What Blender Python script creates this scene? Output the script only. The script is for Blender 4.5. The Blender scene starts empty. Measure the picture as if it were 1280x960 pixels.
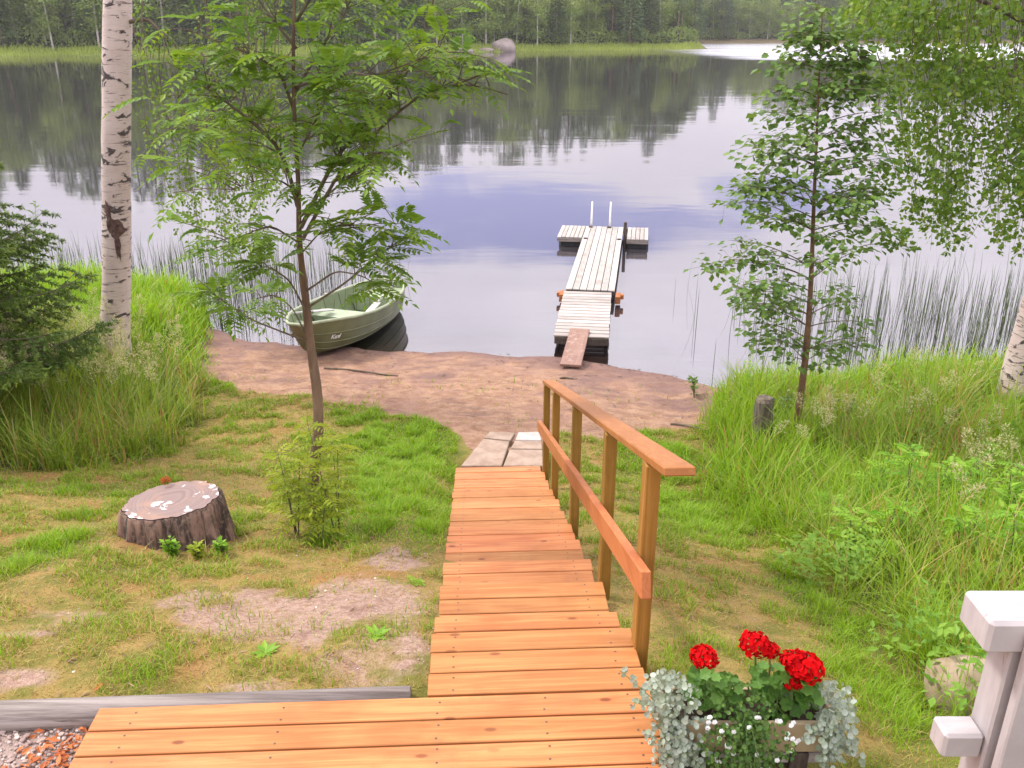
import bpy, bmesh, math, random
import numpy as np
from mathutils import Vector, Matrix
random.seed(7); RNG = np.random.default_rng(11)
C = bpy.context.scene.collection
SC = bpy.context.scene

# ------------------------------------------------------------------ camera, world, sun, exposure
FPX, PITCH, CAMH = 1090.0, math.radians(22.07), 5.0
cam = bpy.data.objects.new('camera', bpy.data.cameras.new('camera')); C.objects.link(cam)
cam.location = (0, 0, CAMH); cam.rotation_euler = (math.pi/2 - PITCH, 0, 0)
cam.data.sensor_width = 36; cam.data.lens = FPX/1280*36; cam.data.clip_start = .05; cam.data.clip_end = 3000
SC.camera = cam
SC.view_settings.view_transform = 'Standard'; SC.view_settings.look = 'None'
SC.view_settings.exposure = 0.31; SC.view_settings.gamma = 1
SUN_EL, SUN_AZ = math.radians(52), math.radians(292)      # azimuth clockwise from +Y

def N(t, ty, loc=(0, 0), **kw):
    n = t.nodes.new(ty)
    for k, v in kw.items():
        if k in n.inputs: n.inputs[k].default_value = v
        else: setattr(n, k, v)
    return n
def math_node(t, op, a, b=None, c=None, clamp=False):
    n = t.nodes.new('ShaderNodeMath'); n.operation = op; n.use_clamp = clamp
    for i, v in enumerate((a, b, c)):
        if v is None: continue
        if isinstance(v, (int, float)): n.inputs[i].default_value = v
        else: t.links.new(v, n.inputs[i])
    return n.outputs[0]
def sstep(t, v, lo, hi):
    n = t.nodes.new('ShaderNodeMapRange'); n.interpolation_type = 'SMOOTHSTEP'
    t.links.new(v, n.inputs[0]); n.inputs[1].default_value = lo; n.inputs[2].default_value = hi
    return n.outputs[0]
def mixc(t, fac, a, b):
    n = t.nodes.new('ShaderNodeMix'); n.data_type = 'RGBA'
    for s, v in ((0, fac), (6, a), (7, b)):
        if isinstance(v, (int, float)): n.inputs[s].default_value = v
        elif isinstance(v, (tuple, list)): n.inputs[s].default_value = (*v[:3], 1)
        else: t.links.new(v, n.inputs[s])
    return n.outputs[2]
def noise(t, vec, scale, detail=4, rough=.55, dist=0):
    n = t.nodes.new('ShaderNodeTexNoise'); n.inputs['Scale'].default_value = scale
    n.inputs['Detail'].default_value = detail; n.inputs['Roughness'].default_value = rough
    n.inputs['Distortion'].default_value = dist
    if vec is not None: t.links.new(vec, n.inputs['Vector'])
    return n.outputs[0]
def mapping(t, vec, scale=(1, 1, 1), loc=(0, 0, 0), rot=(0, 0, 0)):
    n = t.nodes.new('ShaderNodeMapping'); t.links.new(vec, n.inputs[0])
    n.inputs['Scale'].default_value = scale; n.inputs['Location'].default_value = loc; n.inputs['Rotation'].default_value = rot
    return n.outputs[0]

W = bpy.data.worlds.new('World'); SC.world = W; W.use_nodes = True
t = W.node_tree; t.nodes.clear()
sky = t.nodes.new('ShaderNodeTexSky'); sky.sky_type = 'NISHITA'; sky.sun_disc = False
sky.sun_elevation = SUN_EL; sky.sun_rotation = SUN_AZ; sky.altitude = 100
tc = t.nodes.new('ShaderNodeTexCoord'); sep = t.nodes.new('ShaderNodeSeparateXYZ'); t.links.new(tc.outputs['Generated'], sep.inputs[0])
az = math_node(t, 'ARCTAN2', sep.outputs[0], sep.outputs[1]); el = math_node(t, 'ARCSINE', sep.outputs[2])
comb = t.nodes.new('ShaderNodeCombineXYZ'); t.links.new(az, comb.inputs[0]); t.links.new(el, comb.inputs[1])
n1 = noise(t, mapping(t, comb.outputs[0], (3.2, 9, 1), (3.1, 1.7, 0)), 1.6, 6, .6, .6)
n2 = noise(t, mapping(t, comb.outputs[0], (2, 5, 1), (9.1, 4.7, 0)), 1.3, 4, .55)
# a break of blue sky low over the far forest, edges torn by the noise
def gap(a0, e0, ra, re):
    u = math_node(t, 'DIVIDE', math_node(t, 'SUBTRACT', az, a0), ra); v = math_node(t, 'DIVIDE', math_node(t, 'SUBTRACT', el, e0), re)
    return math_node(t, 'ADD', math_node(t, 'MULTIPLY', u, u), math_node(t, 'MULTIPLY', v, v))
g = math_node(t, 'MINIMUM', gap(0.02, .203, .23, .048), math_node(t, 'ADD', gap(.30, .165, .10, .03), .25))
g = math_node(t, 'MINIMUM', g, math_node(t, 'ADD', gap(-.06, .155, .07, .012), .55))
g = math_node(t, 'ADD', g, math_node(t, 'MULTIPLY', math_node(t, 'SUBTRACT', n1, .5), 2.6))
blue = math_node(t, 'SUBTRACT', 1.0, sstep(t, g, .35, 1.25), clamp=True)
cloudc = mixc(t, sstep(t, n2, .35, .7), (10.5, 10.1, 10.9), (12.7, 12.3, 12.8))
lowf = t.nodes.new('ShaderNodeMapRange'); t.links.new(el, lowf.inputs[0]); lowf.inputs[1].default_value = .06; lowf.inputs[2].default_value = .36; lowf.inputs[3].default_value = .70; lowf.inputs[4].default_value = 1.36
vm = t.nodes.new('ShaderNodeVectorMath'); vm.operation = 'SCALE'; t.links.new(cloudc, vm.inputs[0]); t.links.new(lowf.outputs[0], vm.inputs['Scale']); cloudc = vm.outputs[0]
bl = mixc(t, .75, sky.outputs[0], (5.9, 6.0, 10.6))
colr = mixc(t, blue, cloudc, bl)
bg = t.nodes.new('ShaderNodeBackground'); bg.inputs[1].default_value = .12; t.links.new(colr, bg.inputs[0])
wo = t.nodes.new('ShaderNodeOutputWorld'); t.links.new(bg.outputs[0], wo.inputs[0])

sd = bpy.data.lights.new('sun', 'SUN'); sd.energy = 3.3; sd.angle = math.radians(10); sd.color = (1, .93, .84)
so = bpy.data.objects.new('sun', sd); C.objects.link(so); so.location = (-20, -20, 30)
sv = Vector((math.sin(SUN_AZ)*math.cos(SUN_EL), math.cos(SUN_AZ)*math.cos(SUN_EL), math.sin(SUN_EL)))
so.rotation_euler = sv.to_track_quat('Z', 'Y').to_euler()

# ------------------------------------------------------------------ helpers
def ray(px, py):
    F = np.array((0, math.cos(PITCH), -math.sin(PITCH))); U = np.array((0, math.sin(PITCH), math.cos(PITCH)))
    return F + np.array((1, 0, 0))*(px-640)/FPX + U*(480-py)/FPX
def at(px, py, Y):
    r = ray(px, py); return np.array((0, 0, CAMH)) + r*(Y/r[1])
def atz(px, py, z):
    r = ray(px, py); return np.array((0, 0, CAMH)) + r*((z-CAMH)/r[2])
def unit(a):
    a = np.asarray(a, float); return a/np.maximum(np.linalg.norm(a, axis=-1, keepdims=True), 1e-9)

class MB:
    """collects polygons and links them as one mesh object"""
    def __init__(s): s.v = []; s.r = []; s.f = []; s.n = 0
    def add(s, v, faces, rnd=0.0, mi=0):
        v = np.asarray(v, float).reshape(-1, 3)
        for f in faces:
            f = np.asarray(f, int)
            if f.size: s.f.append((f + s.n, mi))
        s.v.append(v); s.r.append(np.broadcast_to(np.asarray(rnd, float), (len(v),)).copy()); s.n += len(v); return s
    def box(s, c, d, rot=None, ch=.004, rnd=None, mi=0):
        h = np.array(d)/2; ch = min(ch, h.min()*.45); v = []; idx = {}
        for sx in (-1, 1):
            for sy in (-1, 1):
                for sz in (-1, 1):
                    sg = np.array((sx, sy, sz))
                    for a in range(3):
                        p = sg*(h-ch); p[a] = sg[a]*h[a]; idx[(sx, sy, sz, a)] = len(v); v.append(p)
        fq = []; ft = []
        def order(ids, nrm):
            pts = np.array([v[i] for i in ids]); c0 = pts.mean(0)
            n = np.array(nrm, float); a = np.cross(n, (1, 0, 0) if abs(n[0]) < .7*np.linalg.norm(n) else (0, 1, 0)); b = np.cross(n, a)
            ang = np.arctan2((pts-c0)@b, (pts-c0)@a); return [ids[i] for i in np.argsort(ang)]
        for a in range(3):
            for sa in (-1, 1):
                ids = [idx[k] for k in idx if k[3] == a and k[a] == sa]; n = [0, 0, 0]; n[a] = sa
                fq.append(order(ids, n))
        for a, b in ((0, 1), (0, 2), (1, 2)):
            for sa in (-1, 1):
                for sb in (-1, 1):
                    ids = [idx[k] for k in idx if k[a] == sa and k[b] == sb and k[3] in (a, b)]
                    n = [0, 0, 0]; n[a] = sa; n[b] = sb; fq.append(order(ids, n))
        for k in [(x, y, z) for x in (-1, 1) for y in (-1, 1) for z in (-1, 1)]:
            ft.append(order([idx[(*k, a)] for a in range(3)], k))
        v = np.array(v)
        if rot is not None: v = v @ np.array(rot).T
        return s.add(v+np.array(c), [np.array(fq), np.array(ft)], random.random() if rnd is None else rnd, mi)
    def beam(s, a, b, w, h, ch=.004, rnd=None, mi=0):
        a = np.array(a, float); b = np.array(b, float); d = b-a; L = np.linalg.norm(d); x = d/L
        y = np.cross((0, 0, 1), x); y = y/np.linalg.norm(y) if np.linalg.norm(y) > 1e-4 else np.array((0, 1., 0)); z = np.cross(x, y)
        return s.box((a+b)/2, (L, w, h), np.array([x, y, z]).T, ch, rnd, mi)
    def tube(s, pts, rad, n=7, cap=True, rnd=None, wob=0, mi=0):
        p = np.asarray(pts, float); m = len(p); rad = np.broadcast_to(np.asarray(rad, float), (m,))
        tn = unit(np.gradient(p, axis=0)); ref = np.array((0.13, .21, 1.)) if abs(tn[0][2]) < .8 else np.array((1, .11, .07))
        u = unit(np.cross(tn, ref)); w = np.cross(tn, u); an = np.arange(n)*2*math.pi/n
        ring = p[:, None]+rad[:, None, None]*(np.cos(an)[None, :, None]*u[:, None]+np.sin(an)[None, :, None]*w[:, None])*(1+wob*RNG.uniform(-1, 1, (m, n, 1)))
        i = np.arange(m-1)[:, None]*n; j = np.arange(n)[None]; k = (np.arange(n)+1) % n
        q = np.stack([i+j, i+k[None], i+n+k[None], i+n+j], -1).reshape(-1, 4)
        fs = [q]
        if cap: fs += [np.arange(n)[None, ::-1], (np.arange(n)+(m-1)*n)[None]]
        return s.add(ring.reshape(-1, 3), fs, random.random() if rnd is None else rnd, mi)
    def leaves(s, P, D, Nn, L, Wd, fold=.15, rnd=None, wide=.45, mi=0):
        P = np.asarray(P, float); k = len(P)
        if k == 0: return s
        D = unit(D); S = unit(np.cross(D, Nn)); M = np.cross(S, D)
        L = np.broadcast_to(L, (k,))[:, None]; Wd = np.broadcast_to(Wd, (k,))[:, None]
        v = np.stack([P, P+D*L*wide+S*Wd/2+M*Wd*fold, P+D*L, P+D*L*wide-S*Wd/2+M*Wd*fold], 1)
        b = np.arange(k)[:, None]*4
        rnd = RNG.random(k) if rnd is None else rnd
        return s.add(v.reshape(-1, 3), [np.concatenate([b+np.array([[0, 1, 2]]), b+np.array([[0, 2, 3]])])], np.repeat(rnd, 4), mi)
    def blades(s, P, H, Wd, lean, az, rnd, seg=2, mi=0):
        """grass blades: base P, height H, lean = horizontal reach of tip"""
        k = len(P); dx = np.stack([np.cos(az), np.sin(az), 0*az], 1); sd = np.stack([-np.sin(az), np.cos(az), 0*az], 1)
        rows = []
        for i in range(seg):
            f = i/seg
            c = P+dx*(lean*f*f)[:, None]+np.array((0, 0, 1.))*(H*(f-.25*f*f*np.minimum(lean/np.maximum(H, .01), 1.5)))[:, None]
            w = (Wd*(1-.55*f)/2)[:, None]; rows += [c-sd*w, c+sd*w]
        tip = P+dx*lean[:, None]+np.array((0, 0, 1.))*(H*(1-.25*np.minimum(lean/np.maximum(H, .01), 1.5)))[:, None]
        v = np.stack(rows+[tip], 1); m = 2*seg+1; b = np.arange(k)[:, None]*m
        fs = [b+np.array([[2*i, 2*i+1, 2*i+3, 2*i+2]]) for i in range(seg-1)]
        tri = b+np.array([[2*seg-2, 2*seg-1, 2*seg]])
        return s.add(v.reshape(-1, 3), ([np.concatenate(fs)] if fs else [])+[tri], np.repeat(rnd, m), mi)
    def build(s, name, mat, parent=None, smooth=False, loc=None, extra=None):
        v = np.concatenate(s.v) if s.v else np.zeros((0, 3)); r = np.concatenate(s.r) if s.r else np.zeros(0)
        if loc is None and parent is not None and parent.get('_w'): v = v-np.array(parent['_w'])
        if loc is not None: v = v-np.array(loc)
        me = bpy.data.meshes.new(name); me.vertices.add(len(v)); me.vertices.foreach_set('co', v.astype(np.float32).ravel())
        tot = np.concatenate([np.full(len(f), f.shape[1]) for f, _ in s.f]); li = np.concatenate([f.ravel() for f, _ in s.f])
        mi = np.concatenate([np.full(len(f), m) for f, m in s.f])
        me.loops.add(len(li)); me.loops.foreach_set('vertex_index', li.astype(np.int32))
        me.polygons.add(len(tot)); me.polygons.foreach_set('loop_start', np.concatenate([[0], np.cumsum(tot)[:-1]]).astype(np.int32))
        mats = mat if isinstance(mat, (list, tuple)) else [mat]
        for m in mats: me.materials.append(m)
        me.polygons.foreach_set('material_index', mi.astype(np.int32))
        me.polygons.foreach_set('use_smooth', np.full(len(tot), smooth))
        a = me.attributes.new('rnd', 'FLOAT', 'POINT'); a.data.foreach_set('value', r.astype(np.float32))
        for k, arr in (extra or {}).items():
            a = me.attributes.new(k, 'FLOAT', 'POINT'); a.data.foreach_set('value', np.asarray(arr, np.float32))
        me.update(calc_edges=True); me.validate()
        o = bpy.data.objects.new(name, me); C.objects.link(o)
        if parent is not None: o.parent = parent
        if loc is not None: o.location = loc
        return o
def tag(o, label=None, cat=None, group=None, kind=None):
    for k, v in (('label', label), ('category', cat), ('group', group), ('kind', kind)):
        if v: o[k] = v
    return o
def thing(name, label, cat, loc=(0, 0, 0), rz=0, group=None, world=True):
    o = bpy.data.objects.new(name, None); C.objects.link(o); o.location = loc; o.rotation_euler = (0, 0, rz); o.empty_display_size = .2
    if world: o['_w'] = [float(q) for q in loc]
    return tag(o, label, cat, group)
def copy_tree(o, parent=None):
    c = o.copy(); C.objects.link(c); c.parent = parent
    for ch in list(o.children): copy_tree(ch, c)
    return c

# ------------------------------------------------------------------ materials
def mat(name):
    m = bpy.data.materials.new(name); m.use_nodes = True; t = m.node_tree
    b = t.nodes['Principled BSDF']; tcn = t.nodes.new('ShaderNodeTexCoord'); return m, t, b, tcn.outputs['Object']
def attr(t, nm):
    n = t.nodes.new('ShaderNodeAttribute'); n.attribute_name = nm; return n.outputs['Fac']
def bump(t, b, h, strength=.4, dist=.01):
    n = t.nodes.new('ShaderNodeBump'); n.inputs['Strength'].default_value = strength; n.inputs['Distance'].default_value = dist
    t.links.new(h, n.inputs['Height']); t.links.new(n.outputs[0], b.inputs['Normal'])
def leaf_mat(name, c1, c2, transl=.35, rough=.5, spec=.3, c3=None, f3=.92):
    m, t, b, oc = mat(name); r = attr(t, 'rnd'); col = mixc(t, r, c1, c2)
    if c3: col = mixc(t, sstep(t, r, f3-.02, f3+.02), col, c3)
    t.links.new(col, b.inputs['Base Color']); b.inputs['Roughness'].default_value = rough; b.inputs['Specular IOR Level'].default_value = spec
    tr = t.nodes.new('ShaderNodeBsdfTranslucent'); t.links.new(mixc(t, .5, col, (c2[0]*1.5, c2[1]*1.4, c2[2]*.6)), tr.inputs[0])
    mx = t.nodes.new('ShaderNodeMixShader'); mx.inputs[0].default_value = transl
    t.links.new(b.outputs[0], mx.inputs[1]); t.links.new(tr.outputs[0], mx.inputs[2]); t.links.new(mx.outputs[0], t.nodes['Material Output'].inputs[0])
    return m
def wood_mat(name, c1, c2, knot, axis=0, grain=26, rough=.55, knots=True, weather=None, spec=.35):
    m, t, b, oc = mat(name); r = attr(t, 'rnd')
    cb = t.nodes.new('ShaderNodeCombineXYZ')
    for i in range(3): t.links.new(math_node(t, 'MULTIPLY', r, (17.3, 29.1, 41.7)[i]), cb.inputs[i])
    va = t.nodes.new('ShaderNodeVectorMath'); va.operation = 'ADD'; t.links.new(oc, va.inputs[0]); t.links.new(cb.outputs[0], va.inputs[1])
    v = va.outputs[0]; s = [grain]*3; s[axis] = 1.3
    g = noise(t, mapping(t, v, s), 1, 5, .6, 1.2); s2 = [grain*4]*3; s2[axis] = 4
    g2 = noise(t, mapping(t, v, s2), 1, 3, .6)
    f = math_node(t, 'ADD', math_node(t, 'MULTIPLY', g, .75), math_node(t, 'MULTIPLY', g2, .25))
    col = mixc(t, sstep(t, f, .35, .68), c1, c2)
    blot = noise(t, v, 2.3, 3)
    col = mixc(t, math_node(t, 'MULTIPLY', sstep(t, blot, .45, .75), .45), col, knot)
    sc2 = noise(t, mapping(t, oc, (1, 1, 1), (3, 7, 1)), 1.7, 6, .7); col = mixc(t, math_node(t, 'MULTIPLY', sstep(t, sc2, .54, .70), .30), col, (c1[0]*.55, c1[1]*.62, c1[2]*.8))
    # each board its own tint
    hs = t.nodes.new('ShaderNodeHueSaturation'); t.links.new(col, hs.inputs['Color'])
    t.links.new(math_node(t, 'MULTIPLY_ADD', r, .30, .78), hs.inputs['Value']); t.links.new(math_node(t, 'MULTIPLY_ADD', r, -.012, .506), hs.inputs['Hue'])
    col = hs.outputs[0]
    if knots:
        vo = t.nodes.new('ShaderNodeTexVoronoi'); vo.voronoi_dimensions = '2D'; vo.inputs['Scale'].default_value = 1; sk = [7.5]*3; sk[axis] = 3.2
        t.links.new(mapping(t, v, sk), vo.inputs['Vector'])
        k = math_node(t, 'SUBTRACT', 1, sstep(t, vo.outputs['Distance'], .045, .11)); sk_ = t.nodes.new('ShaderNodeSeparateColor'); t.links.new(vo.outputs['Color'], sk_.inputs[0]); k = math_node(t, 'MULTIPLY', k, sstep(t, sk_.outputs[0], .60, .95)); col = mixc(t, math_node(t, 'MULTIPLY', k, .9), col, (knot[0]*.5, knot[1]*.45, knot[2]*.45))
    if weather:
        wn = noise(t, v, 9, 5, .7); col = mixc(t, sstep(t, wn, .52, .72), col, weather)
    t.links.new(col, b.inputs['Base Color']); b.inputs['Roughness'].default_value = rough; b.inputs['Specular IOR Level'].default_value = spec
    bump(t, b, f, .35, .004); return m
def noise_mat(name, c1, c2, scale=6, rough=.8, c3=None, bs=.4, bd=.01, stretch=(1, 1, 1), spec=.3, metal=0, t3=.62):
    m, t, b, oc = mat(name); v = mapping(t, oc, stretch); f = noise(t, v, scale, 6, .62)
    col = mixc(t, sstep(t, f, .32, .68), c1, c2)
    if c3: col = mixc(t, sstep(t, noise(t, mapping(t, v, (1, 1, 1), (5, 3, 1)), scale*1.9, 5, .65), t3, t3+.1), col, c3)
    t.links.new(col, b.inputs['Base Color']); b.inputs['Roughness'].default_value = rough; b.inputs['Specular IOR Level'].default_value = spec; b.inputs['Metallic'].default_value = metal
    if bs: bump(t, b, f, bs, bd)
    return m
def flat_mat(name, c, rough=.5, spec=.4): return noise_mat(name, tuple(q*.88 for q in c), tuple(q*1.08 for q in c), 9, rough, bs=.1, bd=.003, spec=spec)

M = {}
M['deck'] = wood_mat('deck_timber', (.41, .138, .041), (.55, .238, .083), (.30, .085, .024), 0)
M['rail'] = wood_mat('rail_timber', (.37, .122, .036), (.46, .178, .058), (.25, .065, .02), 1, knots=False)
M['post'] = wood_mat('treated_post', (.23, .115, .018), (.33, .175, .035), (.15, .07, .012), 2, knots=False)
M['screw'] = flat_mat('screw_steel', (.10, .06, .04), .4)
M['grey_wood'] = wood_mat('weathered_wood', (.33, .28, .27), (.46, .40, .39), (.22, .16, .14), 0, 22, .8, False, (.24, .2, .19))
M['dock'] = wood_mat('silver_deck', (.34, .31, .285), (.46, .43, .40), (.22, .17, .15), 1, 20, .7, False, (.40, .33, .32))
M['dark_grey'] = noise_mat('dark_grey_wood', (.16, .13, .12), (.26, .22, .2), 8, .85, stretch=(.4, 3, 3))
M['gang'] = wood_mat('silver_slat', (.33, .29, .27), (.46, .42, .395), (.22, .16, .14), 0, 20, .7, False, (.36, .27, .25))
M['plank'] = wood_mat('brown_plank', (.25, .14, .11), (.33, .20, .16), (.16, .08, .06), 1, 18, .8, False, (.36, .26, .23))
M['dark_wood'] = noise_mat('dark_timber', (.05, .035, .03), (.10, .075, .06), 9, .8, stretch=(3, 3, 1))
M['rust_wood'] = noise_mat('rusty_block', (.28, .09, .03), (.38, .15, .06), 9, .8)
M['black'] = flat_mat('black_float', (.02, .02, .025), .6)
M['white_metal'] = flat_mat('white_tube', (.78, .78, .78), .3)
M['white_paint'] = noise_mat('greyed_white_paint', (.33, .295, .30), (.41, .37, .375), 2.2, .65, (.26, .215, .20), .5, .004, (2, 9, 2), t3=.64)
M['hull_out'] = noise_mat('hull_green', (.10, .108, .048), (.14, .15, .075), 3, .42, bs=.08, spec=.45)
M['hull_in'] = noise_mat('hull_inside', (.15, .185, .10), (.195, .235, .135), 4, .5, bs=.1)
M['gunwale'] = flat_mat('gunwale_rubber', (.29, .32, .21), .5)
M['seat'] = noise_mat('bench_green', (.27, .32, .21), (.33, .385, .26), 5, .5, bs=.1)
M['oar'] = flat_mat('oar_grey', (.38, .365, .34), .5)
M['letter'] = flat_mat('white_letter', (.75, .73, .72), .6)
M['plate'] = flat_mat('white_plate', (.62, .60, .60), .5)
M['slab'] = noise_mat('paving_concrete', (.25, .175, .13), (.36, .27, .215), 5, .85, (.22, .15, .09), .4, .006)
M['slab_pale'] = noise_mat('paving_pale', (.38, .33, .30), (.48, .43, .405), 6, .85, (.38, .30, .27), .3, .005)
M['rock'] = noise_mat('boulder_stone', (.27, .20, .135), (.38, .30, .22), 4, .85, (.32, .18, .085), .6, .02)
M['far_rock'] = noise_mat('far_stone', (.20, .16, .15), (.30, .25, .24), .5, .9, (.14, .11, .1), .6, .2)
M['box'] = noise_mat('planter_paint', (.33, .25, .155), (.40, .31, .20), 5, .6, (.28, .20, .12), .2, .003)
M['soil'] = noise_mat('potting_soil', (.03, .018, .012), (.06, .04, .028), 40, .95, bs=.8)
M['rowan_leaf'] = leaf_mat('rowan_leaf', (.08, .17, .02), (.20, .32, .035), .4, c3=(.22, .30, .04), f3=.86)
M['rowan_bright'] = leaf_mat('rowan_bright', (.22, .30, .02), (.36, .42, .04), .42)
M['rowan_green'] = leaf_mat('rowan_lush', (.13, .31, .02), (.27, .45, .04), .42)
M['birch_leaf'] = leaf_mat('birch_leaf', (.07, .145, .02), (.18, .28, .035), .36, c3=(.20, .25, .035), f3=.88)
M['alder_leaf'] = leaf_mat('alder_leaf', (.065, .14, .028), (.16, .25, .05), .3, c3=(.13, .22, .025), f3=.95)
M['spruce'] = leaf_mat('spruce_needle', (.06, .115, .022), (.16, .23, .03), .2, c3=(.18, .26, .03), f3=.74)
M['grass'] = leaf_mat('grass_blade', (.12, .20, .012), (.26, .34, .03), .4, c3=(.40, .36, .13), f3=.93)
M['lush'] = leaf_mat('lush_blade', (.15, .29, .012), (.27, .43, .02), .42)
M['tall'] = leaf_mat('tall_blade', (.09, .17, .012), (.30, .40, .04), .4, c3=(.38, .36, .16), f3=.90)
M['dry'] = leaf_mat('dry_blade', (.30, .24, .06), (.42, .32, .10), .3, c3=(.36, .17, .06), f3=.85)
M['seed'] = leaf_mat('seed_head', (.40, .38, .20), (.54, .50, .31), .35)
M['reed'] = leaf_mat('reed_stem', (.03, .042, .016), (.085, .125, .035), .1)
M['twig'] = noise_mat('twig_bark', (.09, .065, .045), (.15, .12, .09), 12, .9)
M['rowan_bark'] = noise_mat('rowan_bark', (.10, .06, .04), (.19, .125, .08), 9, .85, (.27, .22, .12), .6, .01, (1, 1, .3))
M['alder_bark'] = noise_mat('alder_bark', (.11, .06, .035), (.20, .11, .06), 10, .8, (.30, .2, .12), .5, .008)
M['red'] = leaf_mat('geranium_petal', (.46, .002, .004), (.62, .006, .008), .15, .8, .06, c3=(.30, .002, .004), f3=.8)
M['ger_leaf'] = leaf_mat('geranium_leaf', (.055, .14, .02), (.12, .24, .04), .3)
M['silver'] = leaf_mat('silver_leaf', (.22, .27, .21), (.44, .49, .43), .2, .6, .3, c3=(.22, .27, .19), f3=.75)
M['bac_leaf'] = leaf_mat('trailing_leaf', (.04, .11, .02), (.12, .21, .04), .3)
M['white_petal'] = leaf_mat('white_petal', (.72, .72, .75), (.8, .8, .82), .2)
M['rust_leaf'] = leaf_mat('fallen_leaf', (.38, .10, .03), (.52, .18, .06), .15)
M['far_grass'] = leaf_mat('far_sedge', (.26, .35, .05), (.38, .44, .09), .35)
M['far_spruce'] = leaf_mat('far_spruce', (.06, .11, .045), (.13, .19, .07), .15)
M['far_birch'] = leaf_mat('far_birch', (.14, .22, .05), (.27, .34, .09), .3)
M['far_pine'] = leaf_mat('far_pine', (.08, .13, .055), (.16, .21, .085), .15)
M['far_trunk'] = noise_mat('far_trunk', (.12, .08, .06), (.2, .14, .1), 1, .9)
M['far_white'] = noise_mat('far_white_bark', (.36, .32, .29), (.5, .46, .43), .8, .9, (.15, .12, .11))
M['debris'] = leaf_mat('washed_debris', (.05, .03, .028), (.13, .08, .07), .05)
M['debris2'] = leaf_mat('dead_litter', (.10, .06, .035), (.30, .2, .12), .05)
M['pebble'] = leaf_mat('pebble', (.27, .19, .165), (.43, .34, .305), 0, .85, .3, c3=(.52, .46, .42), f3=.9)

def birch_bark():
    m, t, b, oc = mat('birch_bark')
    sc = mapping(t, oc, (1.6, 1.6, 16)); n = noise(t, sc, 2.2, 5, .65, .4); big = noise(t, mapping(t, oc, (2.5, 2.5, 5)), 1.7, 5, .6, .8)
    col = mixc(t, noise(t, oc, 3, 4), (.42, .31, .285), (.62, .52, .49))
    col = mixc(t, sstep(t, n, .575, .65), col, (.13, .09, .085)); col = mixc(t, sstep(t, big, .565, .62), col, (.055, .04, .04))
    fine = noise(t, mapping(t, oc, (4, 4, 60)), 2, 3); col = mixc(t, math_node(t, 'MULTIPLY', sstep(t, fine, .56, .7), .5), col, (.28, .2, .19))
    t.links.new(col, b.inputs['Base Color']); b.inputs['Roughness'].default_value = .75; bump(t, b, big, .6, .02); return m
M['birch_bark'] = birch_bark()
def stump_mats():
    m, t, b, oc = mat('stump_bark'); v = mapping(t, oc, (9, 9, 1.6)); n = noise(t, v, 1.6, 6, .65, .6); n2 = noise(t, oc, 30, 4)
    col = mixc(t, sstep(t, n, .38, .62), (.04, .026, .022), (.25, .15, .115)); col = mixc(t, math_node(t, 'MULTIPLY', sstep(t, n2, .5, .7), .5), col, (.30, .22, .17))
    t.links.new(col, b.inputs['Base Color']); b.inputs['Roughness'].default_value = .9; bump(t, b, n, .9, .03); M['stump_bark'] = m
    m, t, b, oc = mat('stump_cut'); 
    ln = t.nodes.new('ShaderNodeVectorMath'); ln.operation = 'LENGTH'; t.links.new(oc, ln.inputs[0])
    wv = t.nodes.new('ShaderNodeTexNoise'); wv.noise_dimensions = '1D'; wv.inputs['Scale'].default_value = 90
    t.links.new(math_node(t, 'ADD', ln.outputs['Value'], math_node(t, 'MULTIPLY', noise(t, oc, 4, 3), .05)), wv.inputs['W'])
    col = mixc(t, wv.outputs[0], (.15, .095, .09), (.27, .195, .18)); n = noise(t, oc, 5, 5); col = mixc(t, sstep(t, n, .45, .7), col, (.30, .18, .13))
    n3 = noise(t, mapping(t, oc, (1, 1, 1), (2.3, 4.1, 0)), 7, 5, .6, .5); ringm = math_node(t, 'MULTIPLY', sstep(t, ln.outputs['Value'], .12, .2), sstep(t, n3, .60, .64))
    col = mixc(t, ringm, col, (.70, .66, .66)); t.links.new(col, b.inputs['Base Color']); b.inputs['Roughness'].default_value = .75; bump(t, b, wv.outputs[0], .4, .004); M['stump_cut'] = m
stump_mats()

# ------------------------------------------------------------------ terrain
def ss(x, a, b):
    u = np.clip((np.asarray(x, float)-a)/(b-a), 0, 1); return u*u*(3-2*u)
def vnoise(x, y, seed=0):
    x = np.asarray(x, float); y = np.asarray(y, float); xi = np.floor(x).astype(int); yi = np.floor(y).astype(int); fx = x-xi; fy = y-yi
    def h(a, b):
        q = (a*374761393+b*668265263+seed*1442695041) & 0xffffffff; q = ((q ^ (q >> 13))*1274126177) & 0xffffffff
        return ((q ^ (q >> 16)) & 0xffff)/65535.0
    fx = fx*fx*(3-2*fx); fy = fy*fy*(3-2*fy)
    return (h(xi, yi)*(1-fx)+h(xi+1, yi)*fx)*(1-fy)+(h(xi, yi+1)*(1-fx)+h(xi+1, yi+1)*fx)*fy
def fbm(x, y, seed=0, o=4):
    s = 0; a = .5
    for i in range(o): s = s+a*vnoise(np.asarray(x)*2**i, np.asarray(y)*2**i, seed+i); a *= .5
    return s/(1-.5**o)
SHX = [-400, -60, -12, -8, -7, -6.0, -5.5, -4, -2.5, 0, 1.5, 2.5, 3.2, 4.5, 7, 9, 14, 60, 400]
SHY = [40, 22, 17.8, 17.3, 16.9, 16.3, 14.9, 14.25, 13.9, 13.65, 13.2, 12.7, 12.1, 11.9, 12.4, 13, 14.5, 20, 40]
def shore(x): return np.interp(x, SHX, SHY)
FSX = [-600, -150, -110, -75, -40, 0, 30, 49, 56, 60, 66, 78, 120, 217, 320, 600]
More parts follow.
